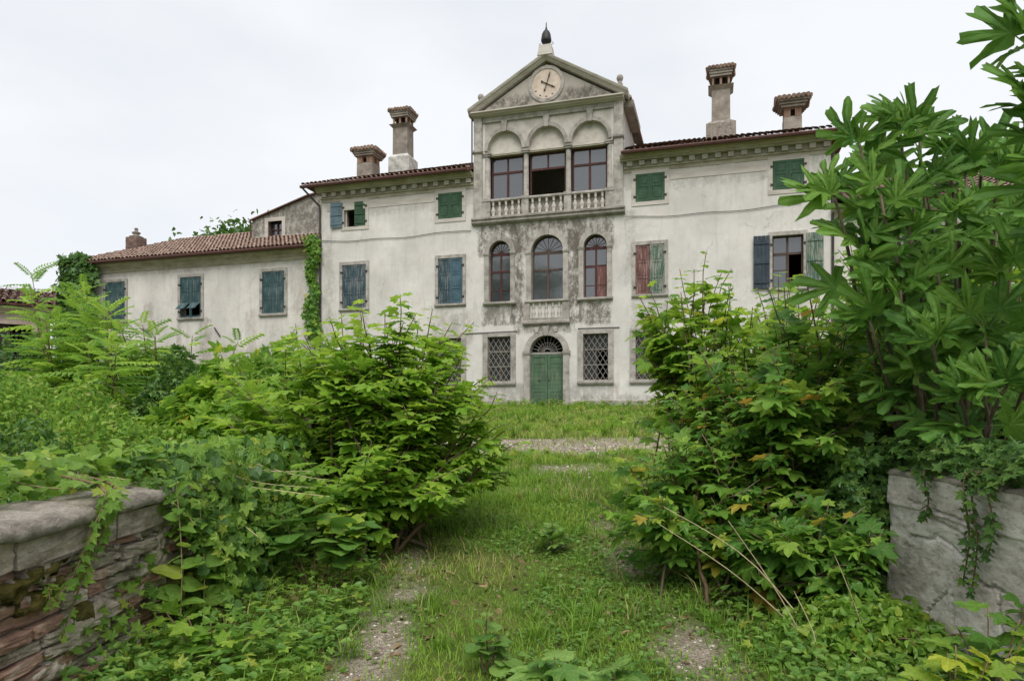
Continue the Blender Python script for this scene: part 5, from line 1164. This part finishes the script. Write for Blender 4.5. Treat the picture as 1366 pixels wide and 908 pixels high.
# fascia course and rounded coping stones
def coping(y0, y1, sd):
    r_ = random.Random(sd); n_ = max(4, int((y1-y0)/.03)); prof = [(-.40, .0), (.04, .0), (.066, .008), (.074, .03), (.066, .058), (.04, .08), (-.03, .092), (-.15, .098), (-.28, .096), (-.40, .085)]
    vs = []; fs = []; k = len(prof)
    for i in range(n_+1):
        y = y0+(y1-y0)*i/n_; e = .85 if i in (0, n_) else 1
        for j, (a, c) in enumerate(prof): vs.append(((a*e)+r_.uniform(-.008, .008)+.03*float(vnoise(y, a, .12, 90+sd)-.5), y+r_.uniform(-.004, .004), 1.04+c*e+r_.uniform(-.006, .006)+.035*float(vnoise(y, a, .16, 95+sd)-.5)))
    for i in range(n_):
        for j in range(k): fs.append((i*k+j, i*k+(j+1) % k, (i+1)*k+(j+1) % k, (i+1)*k+j))
    fs += [tuple(range(k)), tuple(range((n_+1)*k-1, n_*k-1, -1))]
    MB().add(vs, fs).build('coping_stone', M['coping'], gw, True)
for a, c_, s_ in ((-3.2, -1.62, 1), (-1.60, -.46, 2), (-.44, .30, 3), (.36, 1.3, 4), (1.34, 2.5, 5)): coping(a, c_, s_)
y = -3.2
for l in (1.3, .9, .75, .62, .5, .9, .7): 
    o = MB().box(-.41, .02+rr.uniform(-.01, .015), y+.004, min(2.5, y+l-.004), .905, 1.036).build('fascia_stone', M['wall_stone'], gw)
    bv = bmesh.new(); bv.from_mesh(o.data); bmesh.ops.subdivide_edges(bv, edges=list(bv.edges), cuts=5, use_grid_fill=True)
    for v in bv.verts: v.co += Vector((rr.uniform(-.006, .006), 0, rr.uniform(-.005, .005)))
    bv.to_mesh(o.data); bv.free(); y += l
gp = thing('gate_post', 'dark old timber gate post among the vines at the end of the left wall', 'post', (-2.05, 6.75, .4))
MB().frustum(0, 0, 0, 1.15, .09, .08, .085, .075).build('post', M['wood_old'], gp); MB().box(-.02, .12, -.11, -.07, .85, .9).box(.05, .075, -.13, -.05, .5, 1.02).build('hinge', M['iron_dark'], gp)
# right wall: thick cracked plaster
rw = thing('garden_wall', 'low pale plastered wall with cracks at the right edge of the drive', 'wall', (2.46, 4, 0))
ys_ = np.arange(-2.2, .62, .009); zs_ = np.arange(-.1, 1.21, .009); Yg, Zg = np.meshgrid(ys_, zs_)
Xg = .010*(vnoise(Yg, Zg, .35, 81)-.5)+.012*(vnoise(Yg*.45, Zg, .08, 82)-.5)+.005*(vnoise(Yg*.45, Zg, .025, 83)-.5)
Xg -= .10*np.clip(1-Zg/.8, 0, 1)**1.6*.7                                     # foot spreads
Xg += np.clip((Yg-.42)/.20, 0, 1)**2*.25                                # rounded end
ledge = (Zg > 1.0-.04*(vnoise(Yg, Zg*0, .3, 90)-.5)); Xg -= np.where(ledge, .014, 0)
def crack(pts, w=.009, dep=.03):
    global Xg
    p = curve(*[(a, b_, 0) for a, b_ in pts], n=40)[:, :2]; p = p+rng.normal(0, .006, p.shape); d = np.full(Yg.shape, 9.)
    for i in range(len(p)-1):
        a, b2 = p[i], p[i+1]; ab = b2-a; t = np.clip(((Yg-a[0])*ab[0]+(Zg-a[1])*ab[1])/max(1e-9, ab@ab), 0, 1); d = np.minimum(d, np.hypot(Yg-a[0]-t*ab[0], Zg-a[1]-t*ab[1]))
    Xg = Xg+dep*np.clip(1-d/w, 0, 1)
for pts in ([(.22, .84), (.05, .85), (-.05, .88), (-.18, .85), (-.3, .80)], [(.2, 1.06), (0, 1.04), (-.2, 1.02), (-.5, 1.0)], [(.02, .42), (-.05, .5), (-.14, .58)], [(-.32, .74), (-.45, .70), (-.58, .70), (-.8, .62)], [(.1, .98), (-.1, .97), (-.3, .93), (-.5, .96)], [(-.2, .58), (-.22, .45)], [(-.55, .7), (-.6, .5), (-.7, .4)]): crack(pts)
nz_, ny_ = Yg.shape; ix = np.arange(nz_*ny_).reshape(nz_, ny_); F = np.stack([ix[:-1, :-1], ix[1:, :-1], ix[1:, 1:], ix[:-1, 1:]], -1).reshape(-1, 4)
wp = mat_stucco('garden_wall_plaster', (.40, .37, .33), (.13, .115, .10), [(-.5, .6, -2.5, 5, .4, 0)], amount=.9)
m, n, L, b = newmat('garden_wall_plaster_face')
t1 = noise(n, L, 5, 9, .7, (1, .4, .8)); t2 = noise(n, L, 26, 8, .75, (1, .4, .8), seed=6); t3 = noise(n, L, 2.2, 6, .6, (1, .4, 1), seed=12)
cc = ramp_out(n, L, t1, [(.28, (.26, .225, .185)), (.40, (.53, .48, .42)), (.56, (.70, .66, .60))])
cc = mixc(n, L, math_(n, L, 'MULTIPLY', ramp_out(n, L, t2, [(.48, (0,)*3), (.64, (1,)*3)]), .6), cc, (.17, .15, .125))
cc = mixc(n, L, math_(n, L, 'MULTIPLY', ramp_out(n, L, t3, [(.5, (0,)*3), (.7, (1,)*3)]), .4), cc, (.30, .25, .20))
L(cc, b.inputs['Base Color']); b.inputs['Roughness'].default_value = .95; b.inputs['Specular IOR Level'].default_value = .15; bump(n, L, b, math_(n, L, 'ADD', t1.outputs['Fac'], t2.outputs['Fac']), .8, .02)
link('plaster_face', raw_mesh('plaster_face', np.stack([Xg, Yg, Zg], -1).reshape(-1, 3), F, m), rw)
MB().box(.36, .6, -2.2, .60, -.3, 1.19).build('core', M['mortar'], rw)
def rcope(y0, y1, sd):
    r_ = random.Random(sd); n_ = max(4, int((y1-y0)/.06)); prof = [(.42, .0), (-.012, .0), (-.024, .008), (-.026, .022), (-.012, .036), (.1, .05), (.42, .05)]; vs = []; fs = []; k = len(prof)
    for i in range(n_+1):
        y = y0+(y1-y0)*i/n_
        for a, c_ in prof: vs.append((a+r_.uniform(-.006, .006)+max(0, (y-.42)/.20)**2*.2+.03*float(vnoise(y, c_, .1, 99)-.5), y, 1.195+c_+r_.uniform(-.006, .006)))
    for i in range(n_):
        for j in range(k): fs.append((i*k+j, i*k+(j+1) % k, (i+1)*k+(j+1) % k, (i+1)*k+j))
    fs += [tuple(range(k)), tuple(range((n_+1)*k-1, n_*k-1, -1))]
    MB().add(vs, fs).build('coping_stone', M['coping'], rw, True)
rcope(-2.2, -.62, 1); rcope(-.6, .55, 2)
# ------------------------------------------------------------------ trees behind the wing
def tree(label, x, y, h, cr_, n, seed, g0=1.9, grp='trees behind the left wing'):
    base = np.array([x, y, g0]); th = thing('tree', label, 'tree', tuple(base), 0, grp)
    MB().tube([(0, 0, 0), (.1, 0, h*.35), (-.1, .1, h*.7), (0, 0, h*.92)], [.3, .22, .12, .03], 8).build('trunk', M['bark'], th, True)
    cl = []; ncl = 26
    for k in range(ncl):
        v = rng.normal(0, 1, 3); v /= np.linalg.norm(v); c = np.array([0, 0, h*.68])+v*np.array([cr_, cr_, h*.30])*rng.uniform(.5, 1.0); cl.append(c)
        MB().tube([(0, 0, h*.4), (c*.5+np.array([0, 0, h*.25])).tolist(), c.tolist()], [.08, .05, .015], 5).build('limb', M['bark'], th)
    cl = np.array(cl); w = rng.integers(0, ncl, n); P = cl[w]+rng.normal(0, 1, (n, 3))*np.array([.62, .62, .42])*cr_*.32
    leaves(th, 'ovate', M['leaf_tree'], P+base, rng.normal(0, 1, (n, 3))-[0, 0, .3], np.tile([0, 0, 1.], (n, 1))+rng.normal(0, .5, (n, 3)), .42*rng.uniform(.7, 1.2, n), rng.random(n), 0, base, sname='crown')
tree('dark leafy tree showing above the wing roof beside the rear block', -22.6, 58, 16.9, 5.2, 11000, 1)
tree('lower rounded tree left of the taller tree above the wing roof', -27.6, 60, 15.6, 3.6, 5200, 2)
tree('tall leafy tree across the lane, seen reflected in the lower panes of the arched windows', -27.5, -14, 20.5, 5.0, 3500, 5, 0, None)
tree('broad leafy tree across the lane, seen reflected in the panes of the left arched window', -34.0, -12, 25, 5.0, 3500, 6, 0, None)
# ------------------------------------------------------------------ ground cover: grass, weeds, pebbles
def scatter(n, x0, x1, y0, y1, power=1.0): return rng.uniform(x0, x1, n), y0+(y1-y0)*rng.random(n)**power
def ground_z(x, y): return gz(y)+.05*(vnoise(x, y, .5, 5)-.5)+.025*(vnoise(x, y, .2, 6)-.5)-.035*bare(x, y)
def grass(n, x0, x1, y0, y1, hgt, wid, power, name, keep=1.0, tuft=False):
    x, y = scatter(n, x0, x1, y0, y1, power)
    if tuft: c_ = rng.integers(0, 260, n); x = x[c_]+rng.normal(0, .025, n); y = y[c_]+rng.normal(0, .025, n)
    k = rng.random(n) > bare(x, y)*.93
    den = .35+.9*vnoise(x, y, .6, 21); k &= rng.random(n) < den*keep; x, y = x[k], y[k]; n = len(x)
    z = ground_z(x, y)-.006; hh = hgt*rng.uniform(.45, 1.2, n)*(.55+.9*vnoise(x, y, .8, 22)); a = rng.uniform(0, 6.28, n); ln = rng.uniform(.3, 1.25, n)*hh
    dx, dy = np.cos(a), np.sin(a); sx, sy = -dy, dx; w = wid*rng.uniform(.6, 1.3, n)
    p = np.stack([x, y, z], 1); D = np.stack([dx, dy, 0*dx], 1); S_ = np.stack([sx, sy, 0*sx], 1); U = np.array([0, 0, 1.])
    v0 = p-S_*w[:, None]; v1 = p+S_*w[:, None]; m_ = p+D*(ln*.3)[:, None]+U*(hh*.6)[:, None]; v2 = m_+S_*(w*.75)[:, None]; v3 = m_-S_*(w*.75)[:, None]; v4 = p+D*ln[:, None]+U*(hh*.95)[:, None]
    V = np.stack([v0, v1, v2, v3, v4], 1).reshape(-1, 3); o = np.arange(n)[:, None]*5
    F = np.concatenate([o+[0, 1, 2], o+[0, 2, 3], o+[3, 2, 4]], 1).reshape(-1, 3)
    t = np.clip(.95*vnoise(x, y, 1.1, 23)+.35*vnoise(x, y, .3, 24)+.42*rng.random(n)-.22, 0, .995)
    tag(link(name, raw_mesh(name, V, F, M['grass'], {'tint': np.repeat(t, 5), 'lat': np.ones(n*5)}, False)), kind='stuff', label='short grass growing over the drive')
grass(52000, -2.6, 3.0, 2.6, 6.5, .065, .0035, 1.2, 'grass')
grass(5000, -2.6, 3.0, 2.7, 8.5, .17, .0045, 1.0, 'grass', tuft=True)
grass(60000, -3.2, 4.5, 6.5, 13.5, .10, .006, 1.1, 'grass')
grass(52000, -5, 8, 13, 24, .13, .010, 1.0, 'grass')
grass(34000, -8, 11, 22, 29.6, .15, .013, .8, 'grass')
def weeds(n, x0, x1, y0, y1, size, kind, mat, name, hgt=.06, mask=None, sd=30):
    x, y = scatter(n, x0, x1, y0, y1, 1.1); k = (vnoise(x, y, .7, sd)+.3*rng.random(n)) > .62; k &= rng.random(n) > bare(x, y)*.95
    if mask is not None: k &= mask(x, y)
    x, y = x[k], y[k]; n = len(x); z = ground_z(x, y)+rng.uniform(.0, hgt, n)
    D = rng.normal(0, 1, (n, 3))*[1, 1, .25]; N = np.tile([0, 0, 1.], (n, 1))+rng.normal(0, .3, (n, 3))
    Xv, Yv, Zv = basis(D, N); V, F, t, l = place([leaf_template(kind, .3, .15, .15, .03, 3, False)], np.zeros(n, int), np.stack([x, y, z], 1), Xv, Yv, Zv, size*rng.uniform(.5, 1.3, n), rng.random(n))
    tag(link(name, raw_mesh(name, V, F, mat, {'tint': t, 'lat': l})), kind='stuff', label='low broad leaved weeds in the grass')
weeds(24000, -2.4, 2.6, 2.7, 9, .03, 'round', M['leaf_weed'], 'clover', .05)
edge = lambda x, y: (x < -.9-.12*(y-4)) | (x > 1.35+.05*(y-4))
weeds(11000, -2.3, 2.6, 2.8, 6.6, .062, 'ovate', M['leaf_weed'], 'ground_cover', .16, edge, 31)
weeds(9000, -2.3, 2.6, 2.8, 7.5, .066, 'ivy', M['leaf_vine'], 'ground_cover', .14, edge, 35)
weeds(5000, -4, 7, 12, 29, .16, 'ovate', M['leaf_vine'], 'ground_cover', .12, None, 37)
weeds(5200, -9, 10, 27.6, 30.6, .13, 'ovate', M['leaf_bram'], 'ground_cover', .3, None, 38)
grass(9000, -3, 5, 8, 16, .17, .007, 1.0, 'grass', tuft=True)
grass(12000, -6, 9, 16, 29.5, .26, .012, 1.0, 'grass', tuft=True)
x, y = scatter(900, -2, 2.4, 2.7, 9, 1.1); Nl = len(x); Xv, Yv, Zv = basis(rng.normal(0, 1, (Nl, 3))*[1, 1, .2], np.tile([0, 0, 1.], (Nl, 1))+rng.normal(0, .4, (Nl, 3)))
V, F, t, l = place(TPL['ovs'], rng.integers(0, 4, Nl), np.stack([x, y, ground_z(x, y)+.015], 1), Xv, Yv, Zv, rng.uniform(.025, .075, Nl), rng.random(Nl)); tag(link('leaf_litter', raw_mesh('leaf_litter', V, F, M['litter'], {'tint': t, 'lat': l})), kind='stuff', label='dead leaves scattered over the drive')
# pebbles on the bare ground
bm = bmesh.new(); bmesh.ops.create_icosphere(bm, subdivisions=1, radius=1); pv = np.array([v.co[:] for v in bm.verts]); pf = np.array([[v.index for v in f.verts] for f in bm.faces]); bm.free()
def pebbles(n, x0, x1, y0, y1, s):
    x, y = scatter(n, x0, x1, y0, y1, 1.0); k = rng.random(n) < bare(x, y)*.6+.012; x, y = x[k], y[k]; n = len(x)
    sc = s*rng.lognormal(0, .45, (n, 1))*np.stack([rng.uniform(.7, 1.3, n), rng.uniform(.7, 1.3, n), rng.uniform(.4, .8, n)], 1); P = np.stack([x, y, ground_z(x, y)], 1)
    V = (P[:, None]+pv[None]*sc[:, None]*(1+rng.normal(0, .12, (n, len(pv), 1)))).reshape(-1, 3); F = (pf[None]+np.arange(n)[:, None, None]*len(pv)).reshape(-1, 3)
    tag(link('gravel', raw_mesh('gravel', V, F, M['pebble'], {'tint': np.repeat(rng.random(n), len(pv))}, False)), kind='stuff', label='loose pale gravel on the bare parts of the drive')
m, n, L, b = newmat('pebble'); a_ = n.new('ShaderNodeAttribute'); a_.attribute_name = 'tint'
L(ramp_out(n, L, a_.outputs['Fac'], [(0, (.12, .09, .065)), (.45, (.28, .23, .18)), (.8, (.42, .365, .305)), (1, (.56, .52, .47))]), b.inputs['Base Color']); b.inputs['Roughness'].default_value = .9; M['pebble'] = m
pebbles(30000, -1.6, 1.7, 2.7, 8, .0065)
pebbles(16000, -1, 5, 9, 17, .016)
